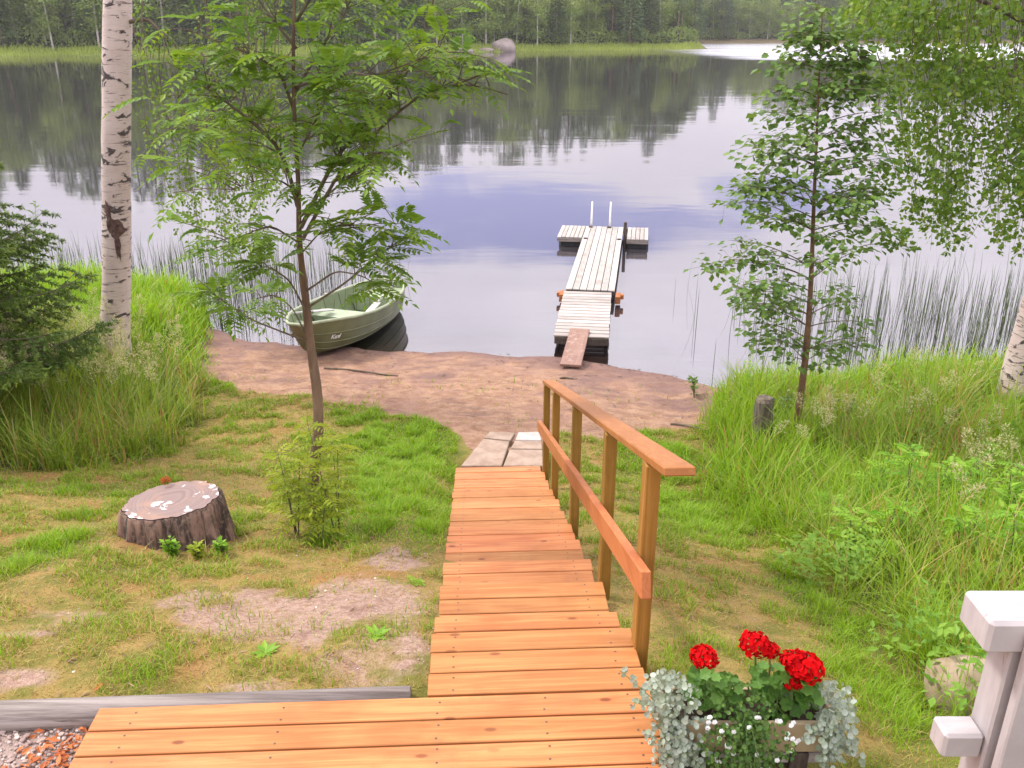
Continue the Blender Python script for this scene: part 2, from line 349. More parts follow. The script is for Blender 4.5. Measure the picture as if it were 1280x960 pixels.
FSY = [170, 190, 196, 206, 217, 237, 254, 264, 275, 300, 345, 386, 398, 392, 370, 330]
def far_shore(x): return np.interp(x, FSX, FSY)
def G(x, y):
    x = np.asarray(x, float); y = np.asarray(y, float)
    wob = (fbm(x*1.1+7, y*0+3, 5)-.5)*.5
    ds = shore(x)+wob-y
    beach = np.interp(ds, [-12, -.01, 0, 3.8, 4.9, 10.4, 11.2, 20, 60], [-1.6, -.0, 0, .36, .46, 2.27, 2.33, 2.5, 3])
    bankp = np.interp(ds, [-12, -.6, 0, .7, 2.6, 4.3, 8.8, 11, 20, 60], [-1.7, -.25, 0, .32, .52, .68, 2.15, 2.35, 2.5, 3])
    k = np.maximum(ss(x, 2.3, 3.4), 1-ss(x, -5.9, -4.9)); z = beach*(1-k)+bankp*k
    z = z+(fbm(x*1.5, y*1.5, 2)-.5)*.10*ss(ds, .0, 1.5)*ss(np.abs(x+.1), .6, 1.2)+(fbm(x*6, y*6, 9, 3)-.5)*.035*ss(ds, .05, .6)
    z = z-.13*(1-ss(np.abs(x+.03), .55, .85))*ss(y, 5.2, 6.8)*(1-ss(y, 8.75, 9.1))
    z = np.where((y < 2.92) & (x < .55) & (y > -3), 2.275+.01*fbm(x*9, y*9, 3), z)
    f = y-far_shore(x)+(fbm(x*.12, y*0+1, 4)-.5)*5
    zf = np.interp(f, [-14, 0, 4, 12, 60, 200, 500], [-2, 0, .9, 2.2, 9, 24, 40])
    return np.where(f > -14, np.maximum(z, zf), z)
def gp(px, py):
    r = ray(px, py); r = r/r[1]; ys = np.arange(1.5, 30, .01); zz = CAMH+r[2]*ys; g = G(r[0]*ys, ys)
    i = np.argmax(zz < g); return np.array((r[0]*ys[i], ys[i], g[i]))
def ell(x, y, lst):
    m = np.zeros_like(x)
    for px, py, rx, ry in lst:
        c = gp(px, py); dep = c[1]*math.cos(PITCH)+(CAMH-c[2])*math.sin(PITCH); ax = rx/FPX*dep
        c2 = gp(px, py-ry); ay = max(abs(c2[1]-c[1]), .12)
        d = np.sqrt(((x-c[0])/ax)**2+((y-c[1])/ay)**2); m = np.maximum(m, 1-ss(d, .35, 1.25))
    return m
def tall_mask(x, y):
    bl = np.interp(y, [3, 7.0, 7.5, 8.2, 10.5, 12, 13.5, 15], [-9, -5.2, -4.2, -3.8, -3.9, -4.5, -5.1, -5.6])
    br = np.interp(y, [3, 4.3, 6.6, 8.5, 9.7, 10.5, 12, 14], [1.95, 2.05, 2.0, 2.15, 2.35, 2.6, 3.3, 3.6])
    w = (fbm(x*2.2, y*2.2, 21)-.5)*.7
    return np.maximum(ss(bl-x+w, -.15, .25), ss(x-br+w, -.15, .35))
SOIL = [(480, 800, 70, 60), (250, 750, 60, 16), (420, 770, 120, 36), (480, 760, 60, 30), (330, 765, 130, 32), (440, 745, 90, 28), (450, 835, 95, 42), (500, 700, 45, 20), (390, 800, 40, 20), (330, 862, 60, 12), (70, 780, 70, 18), (20, 850, 50, 14)]
LUSH = [(1120, 880, 90, 80), (1070, 800, 60, 40), (1000, 740, 40, 30), (520, 560, 80, 45), (480, 620, 90, 40), (540, 650, 30, 50), (460, 510, 60, 20), (820, 570, 70, 30), (860, 640, 80, 40), (60, 690, 50, 30), (480, 590, 50, 30)]
def zones(x, y):
    w1 = (fbm(x*1.7, y*1.7, 31)-.5); ds = shore(x)-y
    sb = np.interp(x, [-6, -5, -4, -2.6, -1.4, -.75, -.5, .45, .6, 2.2, 2.6, 3.4], [13.8, 12.6, 11.4, 11.1, 10.4, 9.8, 9.1, 9.1, 9.75, 10.0, 10.2, 11.0])
    sand = ss(y-sb+w1*.9, -.12, .25)*(1-tall_mask(x, y)*ss(ds, -.5, .3))
    patch = .55*ss(fbm(x*1.3+3, y*1.3, 51)-.0*x, .50, .62)*ss(y, 9.2, 10.2)*(1-ss(x, -2.4, -1.6))*ss(x, -4.6, -3.6)
    sand = np.maximum(sand, patch)
    soil = np.clip(ell(x, y, SOIL)*1.25-.75*ss(fbm(x*3, y*3, 41), .44, .62), 0, 1)*(1-sand)
    lush = np.clip(ell(x, y, LUSH)+.5*ss(fbm(x*1.2, y*1.2, 61), .55, .7), 0, 1)*(1-sand)
    return sand, soil, lush
def axis(parts):
    out = []
    for a, b, s in parts: out.append(np.arange(a, b, s))
    return np.unique(np.concatenate(out+[[parts[-1][1]]]).round(4))
gx = axis([(-700, -140, 40), (-140, -20, 6), (-20, -8, .5), (-8, 8.5, .07), (8.5, 20, .5), (20, 300, 6), (300, 701, 40)])
gy = axis([(-60, -4, 8), (-4, 2, .3), (2, 16, .07), (16, 20, .3), (20, 150, 10), (150, 280, 3), (280, 440, 4), (440, 900, 40)])
X, Y = np.meshgrid(gx, gy); Z = G(X, Y); nx, ny = len(gx), len(gy)
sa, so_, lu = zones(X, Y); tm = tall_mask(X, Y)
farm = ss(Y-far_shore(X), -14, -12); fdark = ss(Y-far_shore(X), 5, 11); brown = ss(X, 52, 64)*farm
m, t, b, oc = mat('ground_cover')
fine = noise(t, oc, 26, 5, .65); mid = noise(t, oc, 5.5, 6, .65); vf = noise(t, oc, 90, 3, .6); big = noise(t, oc, 1.6, 4, .6)
lawn = mixc(t, sstep(t, mid, .36, .62), (.15, .14, .03), (.29, .195, .065)); lawn = mixc(t, math_node(t, 'MULTIPLY', sstep(t, big, .52, .66), .8), lawn, (.29, .145, .055))
lawn = mixc(t, math_node(t, 'MULTIPLY', sstep(t, vf, .5, .7), .5), lawn, (.085, .06, .022))
lushc = mixc(t, fine, (.05, .08, .010), (.11, .16, .018))
col = mixc(t, math_node(t, 'MULTIPLY', attr(t, 'lush'), .85), lawn, lushc)
soilc = mixc(t, sstep(t, fine, .35, .65), (.26, .16, .12), (.38, .26, .205)); soilc = mixc(t, sstep(t, mid, .55, .68), soilc, (.22, .13, .10)); soilc = mixc(t, math_node(t, 'MULTIPLY', sstep(t, vf, .56, .66), .6), soilc, (.20, .125, .10)); soilc = mixc(t, math_node(t, 'MULTIPLY', sstep(t, noise(t, oc, 140, 2), .6, .68), .6), soilc, (.52, .42, .37))
sf = sstep(t, math_node(t, 'ADD', attr(t, 'soil'), math_node(t, 'MULTIPLY', math_node(t, 'SUBTRACT', mid, .5), 2.0)), .12, 1.0); col = mixc(t, sf, col, soilc)
sandc = mixc(t, sstep(t, mid, .35, .65), (.25, .138, .088), (.355, .22, .145)); sandc = mixc(t, math_node(t, 'MULTIPLY', sstep(t, fine, .54, .66), .55), sandc, (.17, .095, .07))
sandc = mixc(t, math_node(t, 'MULTIPLY', sstep(t, big, .5, .62), .45), sandc, (.24, .14, .12))
stk = noise(t, mapping(t, oc, (.9, 3.2, 1)), 1.6, 6, .7); sandc = mixc(t, math_node(t, 'MULTIPLY', sstep(t, stk, .50, .64), .6), sandc, (.15, .085, .075)); sandc = mixc(t, math_node(t, 'MULTIPLY', sstep(t, vf, .62, .7), .5), sandc, (.46, .34, .27))
sandc = mixc(t, math_node(t, 'MULTIPLY', attr(t, 'wet'), .75), sandc, (.15, .09, .085))
sandf = sstep(t, math_node(t, 'ADD', attr(t, 'sand'), math_node(t, 'MULTIPLY', math_node(t, 'SUBTRACT', mid, .5), .7)), .38, .6); col = mixc(t, sandf, col, sandc)
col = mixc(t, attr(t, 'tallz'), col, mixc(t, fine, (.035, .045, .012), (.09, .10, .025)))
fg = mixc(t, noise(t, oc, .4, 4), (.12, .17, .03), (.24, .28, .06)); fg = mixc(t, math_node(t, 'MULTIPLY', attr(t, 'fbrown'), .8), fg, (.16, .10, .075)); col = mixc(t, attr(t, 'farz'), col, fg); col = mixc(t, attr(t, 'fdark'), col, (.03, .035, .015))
gz = mixc(t, fine, (.24, .17, .145), (.38, .29, .26)); col = mixc(t, attr(t, 'gravelz'), col, gz)
t.links.new(col, b.inputs['Base Color']); b.inputs['Roughness'].default_value = .92; b.inputs['Specular IOR Level'].default_value = .2
hb = math_node(t, 'ADD', math_node(t, 'MULTIPLY', mid, .6), math_node(t, 'MULTIPLY', fine, .5)); bump(t, b, math_node(t, 'ADD', hb, math_node(t, 'MULTIPLY', vf, .35)), .9, .03); M['ground'] = m
mb = MB(); i = (np.arange(ny-1)[:, None]*nx+np.arange(nx-1)[None]).ravel()
mb.add(np.stack([X, Y, Z], -1), [np.stack([i, i+1, i+nx+1, i+nx], 1)], 0)
wet = np.clip(1-ss(Z+(fbm(X*1.6, Y*2.4, 71)-.5)*.16, .0, .10), 0, 1)*(1-farm)
wet = np.maximum(wet, .85*ell(X, Y, [(790, 478, 110, 22), (865, 500, 60, 25), (275, 440, 70, 18), (330, 468, 80, 14), (560, 470, 60, 8)])*ss(fbm(X*1.8, Y*2.6, 201), .38, .6)*(1-farm))
grv = ((Y < 2.87) & (X < -1.2) & (Y > -3)).astype(float)
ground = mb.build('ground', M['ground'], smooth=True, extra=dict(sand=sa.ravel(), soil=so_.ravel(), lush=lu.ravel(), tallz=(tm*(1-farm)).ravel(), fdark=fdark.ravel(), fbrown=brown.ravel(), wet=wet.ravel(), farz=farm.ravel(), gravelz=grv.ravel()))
ground['kind'] = 'structure'

# ------------------------------------------------------------------ lake
wx = axis([(-700, -100, 50), (-100, -14, 6), (-14, 14, .25), (14, 100, 6), (100, 701, 50)]); wy = axis([(10.5, 22, .2), (22, 60, 4), (60, 441, 20)])
WX, WY = np.meshgrid(wx, wy); nx2, ny2 = len(wx), len(wy); i = (np.arange(ny2-1)[:, None]*nx2+np.arange(nx2-1)[None]).ravel()
m, t, b, oc = mat('lake_water'); t.nodes.remove(b)
geo = t.nodes.new('ShaderNodeNewGeometry'); sp = t.nodes.new('ShaderNodeSeparateXYZ'); t.links.new(geo.outputs['Position'], sp.inputs[0])
P = geo.outputs['Position']
h = math_node(t, 'ADD', math_node(t, 'MULTIPLY', noise(t, mapping(t, P, (.55, 1.6, 1)), 1.0, 3, .5), 1.0), math_node(t, 'MULTIPLY', noise(t, mapping(t, P, (.12, .35, 1)), 1, 2, .5), 2.5))
amp = math_node(t, 'ADD', .35, math_node(t, 'MULTIPLY', sstep(t, noise(t, mapping(t, P, (.05, .11, 1)), 1, 3), .42, .62), .9))
bp = t.nodes.new('ShaderNodeBump'); bp.inputs['Strength'].default_value = .16; bp.inputs['Distance'].default_value = .018
t.links.new(math_node(t, 'MULTIPLY', h, amp), bp.inputs['Height'])
# wind-ruffled lane before the far right shore
edge = math_node(t, 'ADD', math_node(t, 'MULTIPLY', math_node(t, 'SUBTRACT', noise(t, mapping(t, P, (.02, .03, 1)), 1, 3), .5), 30), sp.outputs[1])
lane = math_node(t, 'MULTIPLY', sstep(t, edge, 160, 176), sstep(t, math_node(t, 'ADD', sp.outputs[0], math_node(t, 'MULTIPLY', sp.outputs[1], .05)), 42, 62))
lane = math_node(t, 'MULTIPLY', lane, sstep(t, noise(t, mapping(t, P, (.004, .06, 1)), 1, 4), .25, .5))
gl = t.nodes.new('ShaderNodeBsdfGlossy'); gl.inputs[0].default_value = (.97, .945, 1, 1); t.links.new(math_node(t, 'MULTIPLY_ADD', lane, .24, .035), gl.inputs['Roughness']); t.links.new(bp.outputs[0], gl.inputs['Normal'])
fr = t.nodes.new('ShaderNodeFresnel'); fr.inputs[0].default_value = 3.0
df = t.nodes.new('ShaderNodeBsdfDiffuse'); df.inputs[0].default_value = (.035, .032, .035, 1)
tp = t.nodes.new('ShaderNodeBsdfTransparent'); tp.inputs[0].default_value = (.86, .74, .64, 1)
body = t.nodes.new('ShaderNodeMixShader'); t.links.new(attr(t, 'depth'), body.inputs[0]); t.links.new(tp.outputs[0], body.inputs[1]); t.links.new(df.outputs[0], body.inputs[2])
mx = t.nodes.new('ShaderNodeMixShader'); t.links.new(fr.outputs[0], mx.inputs[0]); t.links.new(body.outputs[0], mx.inputs[1]); t.links.new(gl.outputs[0], mx.inputs[2])
t.links.new(mx.outputs[0], t.nodes['Material Output'].inputs[0]); M['water'] = m
mb = MB(); mb.add(np.stack([WX, WY, 0*WX], -1), [np.stack([i, i+1, i+nx2+1, i+nx2], 1)], 0)
water = mb.build('lake_water', M['water'], extra=dict(depth=ss(-G(WX, WY), .0, .32).ravel())); water['kind'] = 'structure'

# ------------------------------------------------------------------ stairs, walkway, handrail
RA = math.atan(.0466); SO = (.093, 3.35, 0); ZP = 2.4
RIGHT = np.array((math.cos(RA), math.sin(RA), 0)); FWD = np.array((-math.sin(RA), math.cos(RA), 0))
def s2w(x, s, z): return np.array((SO[0], SO[1], 0))+RIGHT*x+FWD*s+np.array((0, 0, z))
walk = thing('wooden_walkway', 'orange timber walkway of wide boards along the gravel, at the head of the stairs', 'walkway', SO, RA, world=False)
def screws(mb, xs, y0, w, z):
    for x in xs:
        for q in (.25, .75):
            c = np.array((x+random.uniform(-.006, .006), y0+w*q+random.uniform(-.008, .008), z+.0008)); a = np.arange(7)*2*math.pi/7
            mb.add(np.concatenate([[c], c+np.stack([np.cos(a)*.0055, np.sin(a)*.0055, 0*a], 1)]), [np.array([[0, k+1, (k+1) % 7+1] for k in range(7)])], 0, 1)
mb = MB(); pit = .1335; y = -.418; k = 0
while y > -2.6:
    x0 = -1.82+random.uniform(-.008, .008); x1 = .48+random.uniform(-.006, .006)
    mb.box(((x0+x1)/2, y-pit/2, ZP-.014), (x1-x0, pit-.0095, .028), None, .0035); screws(mb, (-1.66, -1.06, -.42, .02, .38), y-pit, pit, ZP); y -= pit
mb.build('deck_boards', [M['deck'], M['screw']], walk)
mb = MB()
for x in (-1.66, -1.06, -.42, .02, .38): mb.box((x, -1.5, ZP-.085), (.045, 2.1, .11), None, .003)
mb.build('joist', M['rail'], walk)
st = thing('wooden_stairs', 'long straight flight of orange timber stairs running down towards the lake', 'stairs', SO, RA, world=False)
SN = [0, .35, .86, 1.35, 1.85, 2.34, 2.82, 3.31, 3.80, 4.29, 4.78, 5.25]
HW = .467
for i, s in enumerate(SN):
    z = ZP-.17*i; nb = 3 if i < 2 else 4; run = .41 if i == 0 else s-SN[i-1]+.03; pw = run/nb if i else .1375
    if i == 1: pw = .1275
    mb = MB()
    for q in range(nb):
        e0 = -HW+random.uniform(-.006, .006); e1 = HW+random.uniform(-.006, .006)
        mb.box(((e0+e1)/2, s-pw*(q+.5), z-.014), (e1-e0, pw-.0085, .028), None, .0035); screws(mb, (-.36, .36), s-pw*(q+1), pw, z)
    mb.build('tread', [M['deck'], M['screw']], st)
for x in (-.40, 0, .40):
    mb = MB(); mb.beam((x, .0, ZP-.33), (x, 5.2, ZP-.17*11-.17), .048, .17); mb.build('stringer', M['rail'], st)
hr = thing('handrail', None, None, (0, 0, 0), 0, world=False); hr.parent = st
zr = lambda s: 3.454+(1.63-3.454)*(s+.47)/5.45
for s, zb in ((-.12, 2.15), (.92, 1.75), (2.37, 1.2), (3.87, .7), (4.82, .4)):
    mb = MB(); mb.box((.487, s, (zr(s)-.005+zb)/2), (.064, .09, zr(s)-.005-zb), None, .005); mb.build('post', M['post'], hr)
mb = MB(); mb.beam((.515, -.47, zr(-.47)+.014), (.515, 4.98, zr(4.98)+.014), .122, .036, .005); mb.build('top_rail', M['rail'], hr)
zm = lambda s: 2.914+(1.125-2.914)*(s+.40)/5.42
mb = MB(); mb.beam((.432, -.40, zm(-.40)), (.432, 2.62, zm(2.62)), .044, .118, .005); mb.beam((.4325, 2.625, zm(2.625)), (.4325, 5.02, zm(5.02)), .044, .117, .005); mb.build('middle_rail', M['rail'], hr)
# paving slabs at the foot of the stairs
def slab(pxs, zt, m, label):
    pts = np.array([atz(a, b_, zt) for a, b_ in pxs]); c = pts.mean(0); bm = bmesh.new(); v = [bm.verts.new(p-c) for p in pts]
    f = bm.faces.new(v); f.normal_update()
    if f.normal.z < 0: f.normal_flip()
    r = bmesh.ops.extrude_face_region(bm, geom=[f]); bmesh.ops.translate(bm, vec=(0, 0, -.06), verts=[q for q in r['geom'] if isinstance(q, bmesh.types.BMVert)])
    bmesh.ops.recalc_face_normals(bm, faces=bm.faces); bmesh.ops.bevel(bm, geom=bm.edges[:], offset=.008, segments=1, affect='EDGES')
    me = bpy.data.meshes.new('paving_slab'); bm.to_mesh(me); bm.free(); me.materials.append(m); o = bpy.data.objects.new('paving_slab', me); C.objects.link(o); o.location = c
    tag(o, label, 'paving slab', 'paving slabs at the foot of the stairs')
ZS = .53
slab([(576, 582), (627, 582), (637, 551.5), (604, 548)], ZS, M['slab'], 'worn brown paving slab left of the joint, touching the lowest stair tread')
slab([(629, 582), (679, 582), (678, 562), (637, 561.5)], ZS+.004, M['slab'], 'brown paving slab right of the joint, touching the lowest stair tread')
slab([(638, 560.3), (678, 561), (677, 551), (643.5, 550.6)], ZS+.003, M['slab'], 'narrow brown paving slab just before the pale one')
slab([(644, 549.6), (677, 550), (674, 539.5), (648, 540)], ZS+.002, M['slab_pale'], 'pale grey paving slab at the beach end of the slab path')
slab([(605, 546.8), (638, 550.2), (644, 540.5), (612, 539)], ZS-.035, M['slab'], 'sand-covered paving slab at the beach end, left of the pale one')
# timber edging by the gravel
mb = MB(); mb.tube([s2w(-5.2, -.37, 2.315), s2w(-3, -.362, 2.312), s2w(-.55, -.345, 2.31)], .066, 16, wob=.02, rnd=.4)
o = mb.build('edging_log', noise_mat('edging_wood', (.12, .095, .085), (.33, .285, .265), 1.6, .9, (.09, .07, .06), .8, .012, (.7, 16, 16)), smooth=True, loc=s2w(-3, -.36, 2.1)); tag(o, 'weathered grey log edging the gravel beside the wooden walkway', 'edging log')

# ------------------------------------------------------------------ jetty
ZD = .25
DA = -math.radians(8.4); DO = atz(737.5, 362, ZD); DO[2] = 0
dk = thing('floating_jetty', 'silvery grey T-shaped floating jetty with white ladder rails out on the lake', 'jetty', DO, DA, world=False)
def planks(x0, x1, y0, y1, n, z, axis=1, gap=.012, jit=.006, th=.028):
    mb = MB(); w = (x1-x0)/n if axis == 1 else (y1-y0)/n
    for k in range(n):
        j0, j1 = random.uniform(-jit, jit), random.uniform(-jit, jit)
        if axis == 1: mb.box((x0+w*(k+.5), (y0+y1)/2+j0, z-th/2), (w-gap, y1-y0+j1, th), None, .004)
        else: mb.box(((x0+x1)/2+j0, y0+w*(k+.5), z-th/2), (x1-x0+j1, w-gap, th), None, .004)
    return mb
DL = 6.05
planks(-.49, .49, 0, DL, 7, ZD).build('walkway_deck', M['dock'], dk)
planks(-1.12, -.497, DL-1.38, DL, 6, ZD+.002).build('side_deck', M['dock'], dk)
planks(.60, 1.13, DL-1.40, DL, 5, ZD+.002).build('side_deck', M['dock'], dk)
mb = MB()
for x in (-.45, .45): mb.box((x, DL/2, ZD-.095), (.05, DL-.02, .12), None, .003)
mb.box((0, .025, ZD-.095), (.84, .045, .118), None, .003); mb.box((0, DL-.03, ZD-.095), (2.2, .045, .118), None, .003)
mb.build('frame', M['dark_wood'], dk)
for x, w_ in ((-.80, .62), (.865, .52)):
    mb = MB(); mb.box((x, DL-1.375-.015*(x > 0), ZD-.075), (w_, .035, .085), None, .003); mb.build('fascia', M['dark_grey'], dk)
for x in (-.8, .86):
    mb = MB(); mb.box((x, DL-.68, -.02), (.56, 1.2, .34), None, .05); mb.build('float', M['black'], dk)
for yy in (.9, 3.2):
    mb = MB(); mb.box((0, yy, -.02), (.75, .9, .34), None, .05); mb.build('float', M['black'], dk)
mb = MB(); mb.tube([(.545, DL-1.2, -1.5), (.55, DL-1.2, .1), (.55, DL-1.2, .62)], .042, 10); mb.build('mooring_pole', M['dark_wood'], dk)
lad = thing('ladder', None, None, (0, 0, 0), world=False); lad.parent = dk
for x in (-.36, .12):
    mb = MB(); mb.tube([(x, DL-.10, ZD), (x+.005, DL-.05, ZD+.3), (x+.01, DL+.0, ZD+.56), (x+.01, DL+.06, ZD+.62), (x+.01, DL+.13, ZD+.55), (x+.01, DL+.16, ZD+.2), (x+.01, DL+.16, -1)], .019, 8); mb.build('ladder_rail', M['white_metal'], lad, smooth=True)
    mb = MB(); mb.box((x, DL-.12, ZD+.016), (.10, .13, .025), None, .005); mb.build('rail_foot', M['dark_wood'], lad)
mb = MB()
for z in (-.1, -.35): mb.tube([(-.35, DL+.16, z), (.13, DL+.16, z)], .016, 8)
mb.build('rung', M['white_metal'], lad)
for x, yy in ((-.40, DL-1.5), (.42, DL-1.5)):
    mb = MB(); mb.tube([(x, yy, ZD), (x, yy, ZD+.02)], .055, 12, mi=0); mb.tube([(x, yy, ZD+.018), (x, yy, ZD+.026)], .03, 10); mb.build('pole_socket', M['dark_wood'], dk)
for x, sx in ((-.54, -1), (.56, 1)):
    mb = MB(); mb.box((x, -.12, ZD-.12), (.10, .32, .15), None, .01); mb.box((x+.075*sx, -.05, ZD-.10), (.07, .12, .09), None, .01); mb.build('hinge_block', M['rust_wood'], dk)
# gangway from the jetty towards the beach
GA0 = atz(734.5, 366, .22); GA1 = atz(726, 424, .2); gd = GA1-GA0; GAL = np.linalg.norm(gd[:2]); ga = math.atan2(-gd[0], gd[1])+math.pi
gw = thing('gangway', 'short grey slatted gangway between the jetty and the brown plank', 'gangway', (GA0[0], GA0[1], 0), ga, world=False)
mb = MB(); ns = 15
for k in range(ns):
    yy = -GAL*(k+.5)/ns; mb.box((random.uniform(-.008, .008), yy, .235), (.93, GAL/ns-.030, .026), None, .004)
mb.build('slats', M['gang'], gw)
mb = MB()
for x in (-.42, .42): mb.box((x, -GAL/2, .16), (.05, GAL, .12), None, .004)
mb.box((0, -GAL+.02, .155), (.79, .05, .115), None, .004); mb.build('frame', M['dark_wood'], gw)
a, b2 = atz(725, 412, .28), gp(713, 461)+np.array((0, 0, .05))
a, b2 = np.array(a), np.array(b2); mb = MB(); mid_ = (a+b2)/2; d_ = b2-a
pr = thing('boarding_plank', None, None, (0, 0, 0)); C.objects.unlink(pr); bpy.data.objects.remove(pr)
rz = math.atan2(d_[1], d_[0])-math.pi/2; L_ = np.linalg.norm(d_); tilt = math.asin(d_[2]/L_)
mb.box((0, 0, 0), (.33, L_, .045), None, .006)
o = mb.build('boarding_plank', M['plank'], loc=(0, 0, 0)); o.location = mid_; o.rotation_euler = (tilt, 0, rz); tag(o, 'brown plank sloping from the gangway down onto the sand', 'plank')

# ------------------------------------------------------------------ rowing boat and oars
BW = atz(365, 407, .76); ST = atz(488, 348, .58); BL = float(np.linalg.norm((ST-BW)[:2])); ba = math.atan2((ST-BW)[1], (ST-BW)[0])
boat = thing('rowing_boat', 'olive green rowing boat pulled bow first onto the beach', 'boat', (BW[0], BW[1], 0), ba, world=False)
T_ = np.array([0, .012, .035, .08, .16, .28, .42, .56, .70, .82, .92, 1.0])
HWD = np.array([.03, .10, .17, .27, .42, .58, .665, .675, .63, .545, .43, .28]); GZ = np.array([.76, .76, .755, .745, .715, .655, .60, .565, .545, .54, .545, .555])
KZ = np.array([.36, .27, .20, .13, .085, .05, .02, .0, -.02, -.035, -.03, .02]); 
US = np.array([0, .12, .26, .40, .55, .70, .85, 1.0]); UW = np.array([0, .36, .60, .76, .87, .94, .98, 1.0]); UH = np.array([0, .035, .10, .22, .40, .60, .80, 1.0])
def hull_pt(tv, u, side, inset=0):
    w = np.interp(tv, T_, HWD)-inset; g = np.interp(tv, T_, GZ); k = np.interp(tv, T_, KZ)+inset
    ww = np.interp(u, US, UW); hh = np.interp(u, US, UH); sharp = np.exp(-tv/.10); ww = ww*(1-sharp*.35*(1-u))
    rk = (1-hh)*.42*np.exp(-tv/.12)
    return np.stack([tv*BL+rk+inset*2*(tv < .02), side*w*ww, k+(g-k)*hh], -1)
def shell(inset):
    tt = np.concatenate([T_[:4], np.linspace(.10, 1, 22)]); us = np.linspace(0, 1, 15)
    uu = np.concatenate([-us[::-1], us[1:]]); TT, UU = np.meshgrid(tt, uu, indexing='ij')
    p = hull_pt(TT, np.abs(UU), np.sign(UU), inset); p[..., 2] -= 0 if inset == 0 else .004
    if inset: p[..., 0] = np.clip(p[..., 0], inset, BL-inset)
    n1_, n2_ = len(tt), len(uu); i = (np.arange(n1_-1)[:, None]*n2_+np.arange(n2_-1)[None]).ravel()
    q = np.stack([i, i+1, i+n2_+1, i+n2_], 1); tr = np.arange(n2_)+(n1_-1)*n2_
    return p.reshape(-1, 3), q, tr
p, q, tr = shell(0); mb = MB(); mb.add(p, [q, tr[None], np.arange(29)[None, ::-1]])
# lapped strakes along the outside
for u in (.34, .52, .72):
    for sd_ in (-1, 1):
        tt = np.linspace(.03, .99, 26); mb.tube(hull_pt(tt, np.full(26, u), sd_), .011, 6)
hull = mb.build('hull', M['hull_out'], boat, smooth=True)
p, q, tr = shell(.03); mb = MB(); mb.add(p, [q[:, ::-1], tr[None, ::-1]]); 
for sx in np.linspace(.2, .85, 6):
    us = np.linspace(.15, .97, 8)
    for sd_ in (-1, 1): mb.tube(hull_pt(np.full(8, sx), us, sd_, .034), .010, 5)
mb.build('inner_hull', M['hull_in'], boat, smooth=True)
mb = MB(); tt = np.concatenate([[1.0], np.linspace(.98, .06, 26), [.03, .012]])
rp = np.concatenate([hull_pt(tt, np.ones(len(tt)), -1, .008), hull_pt(tt[::-1], np.ones(len(tt)), 1, .008)]); mb.tube(rp, .027, 8); mb.tube([hull_pt(1., 1., -1, .008), hull_pt(1., 1., 1, .008)], .026, 8)
mb.build('gunwale', M['gunwale'], boat, smooth=True)
def bench(t0, t1, z, drop, nm='bench'):
    tt = np.linspace(t0, t1, 6); v = []
    ug = np.linspace(.1, 1, 60)
    def wid(tv, zz):
        p_ = hull_pt(np.full(60, tv), ug, 1, .034); return float(np.interp(zz, p_[:, 2], p_[:, 1]))
    for zz in (z, z-drop):
        for x in tt: ww = wid(x, zz); v += [(x*BL, -ww, zz), (x*BL, ww, zz)]
    n = len(tt); f = [[2*k, 2*k+1, 2*k+3, 2*k+2] for k in range(n-1)]+[[2*n+2*k, 2*n+2*k+2, 2*n+2*k+3, 2*n+2*k+1] for k in range(n-1)]
    f += [[0, 2*n, 2*n+1, 1], [2*n-2, 2*n-1, 4*n-1, 4*n-2]]+[[2*k, 2*k+2, 2*n+2*k+2, 2*n+2*k] for k in range(n-1)]+[[2*k+1, 2*n+2*k+1, 2*n+2*k+3, 2*k+3] for k in range(n-1)]
    mb = MB(); mb.add(v, [np.array(f)]); return mb.build(nm, M['seat'], boat)
bench(.44, .56, .40, .26); bench(.80, .985, .42, .30); bench(.17, .27, .50, .10, 'bow_bench')
mb = MB(); mb.box((BL-.028, 0, .50), (.012, .24, .085), None, .003); mb.build('capacity_plate', M['plate'], boat)
for sd_ in (-1, 1):
    q0 = hull_pt(.62, 1., sd_, .01); mb = MB(); mb.box(q0+np.array((0, 0, .035)), (.09, .05, .03), None, .005); mb.tube([q0+np.array((-.03, 0, .04)), q0+np.array((-.035, 0, .11))], .009, 6); mb.tube([q0+np.array((.03, 0, .04)), q0+np.array((.035, 0, .11))], .009, 6); mb.build('oarlock', M['oar'], boat)
mb = MB(); tt = np.linspace(.0, .96, 20); mb.tube(hull_pt(tt, 0*tt, 1)-np.array((0, 0, .012)), .02, 6); mb.build('keel', M['gunwale'], boat)
mb = MB(); mb.tube([(-.005+.02*math.cos(a), .0, .60+.035*math.sin(a)) for a in np.linspace(0, 2*math.pi, 12)], .008, 5); mb.build('mooring_ring', M['dark_wood'], boat)
# script lettering on the bow, bent onto the hull
cu = bpy.data.curves.new('bow_lettering', 'FONT'); cu.body = 'Kanf'; cu.size = .10; cu.shear = .45; cu.offset = .002; cu.resolution_u = 3
to = bpy.data.objects.new('bow_lettering_curve', cu); C.objects.link(to); dg = bpy.context.evaluated_depsgraph_get(); dg.update(); me = bpy.data.meshes.new_from_object(to.evaluated_get(dg)); bpy.data.objects.remove(to)
co = np.zeros(len(me.vertices)*3, np.float32); me.vertices.foreach_get('co', co); co = co.reshape(-1, 3)
tv = .135+co[:, 0]/BL; uv = .60+co[:, 1]*1.3; pp = hull_pt(tv, uv, -1.0); pp[:, 1] -= .012; me.vertices.foreach_set('co', pp.astype(np.float32).ravel()); me.materials.clear(); me.materials.append(M['letter']); me.update()
lo = bpy.data.objects.new('bow_lettering', me); C.objects.link(lo); lo.parent = hull
Rb = np.array([[math.cos(ba), -math.sin(ba), 0], [math.sin(ba), math.cos(ba), 0], [0, 0, 1]])
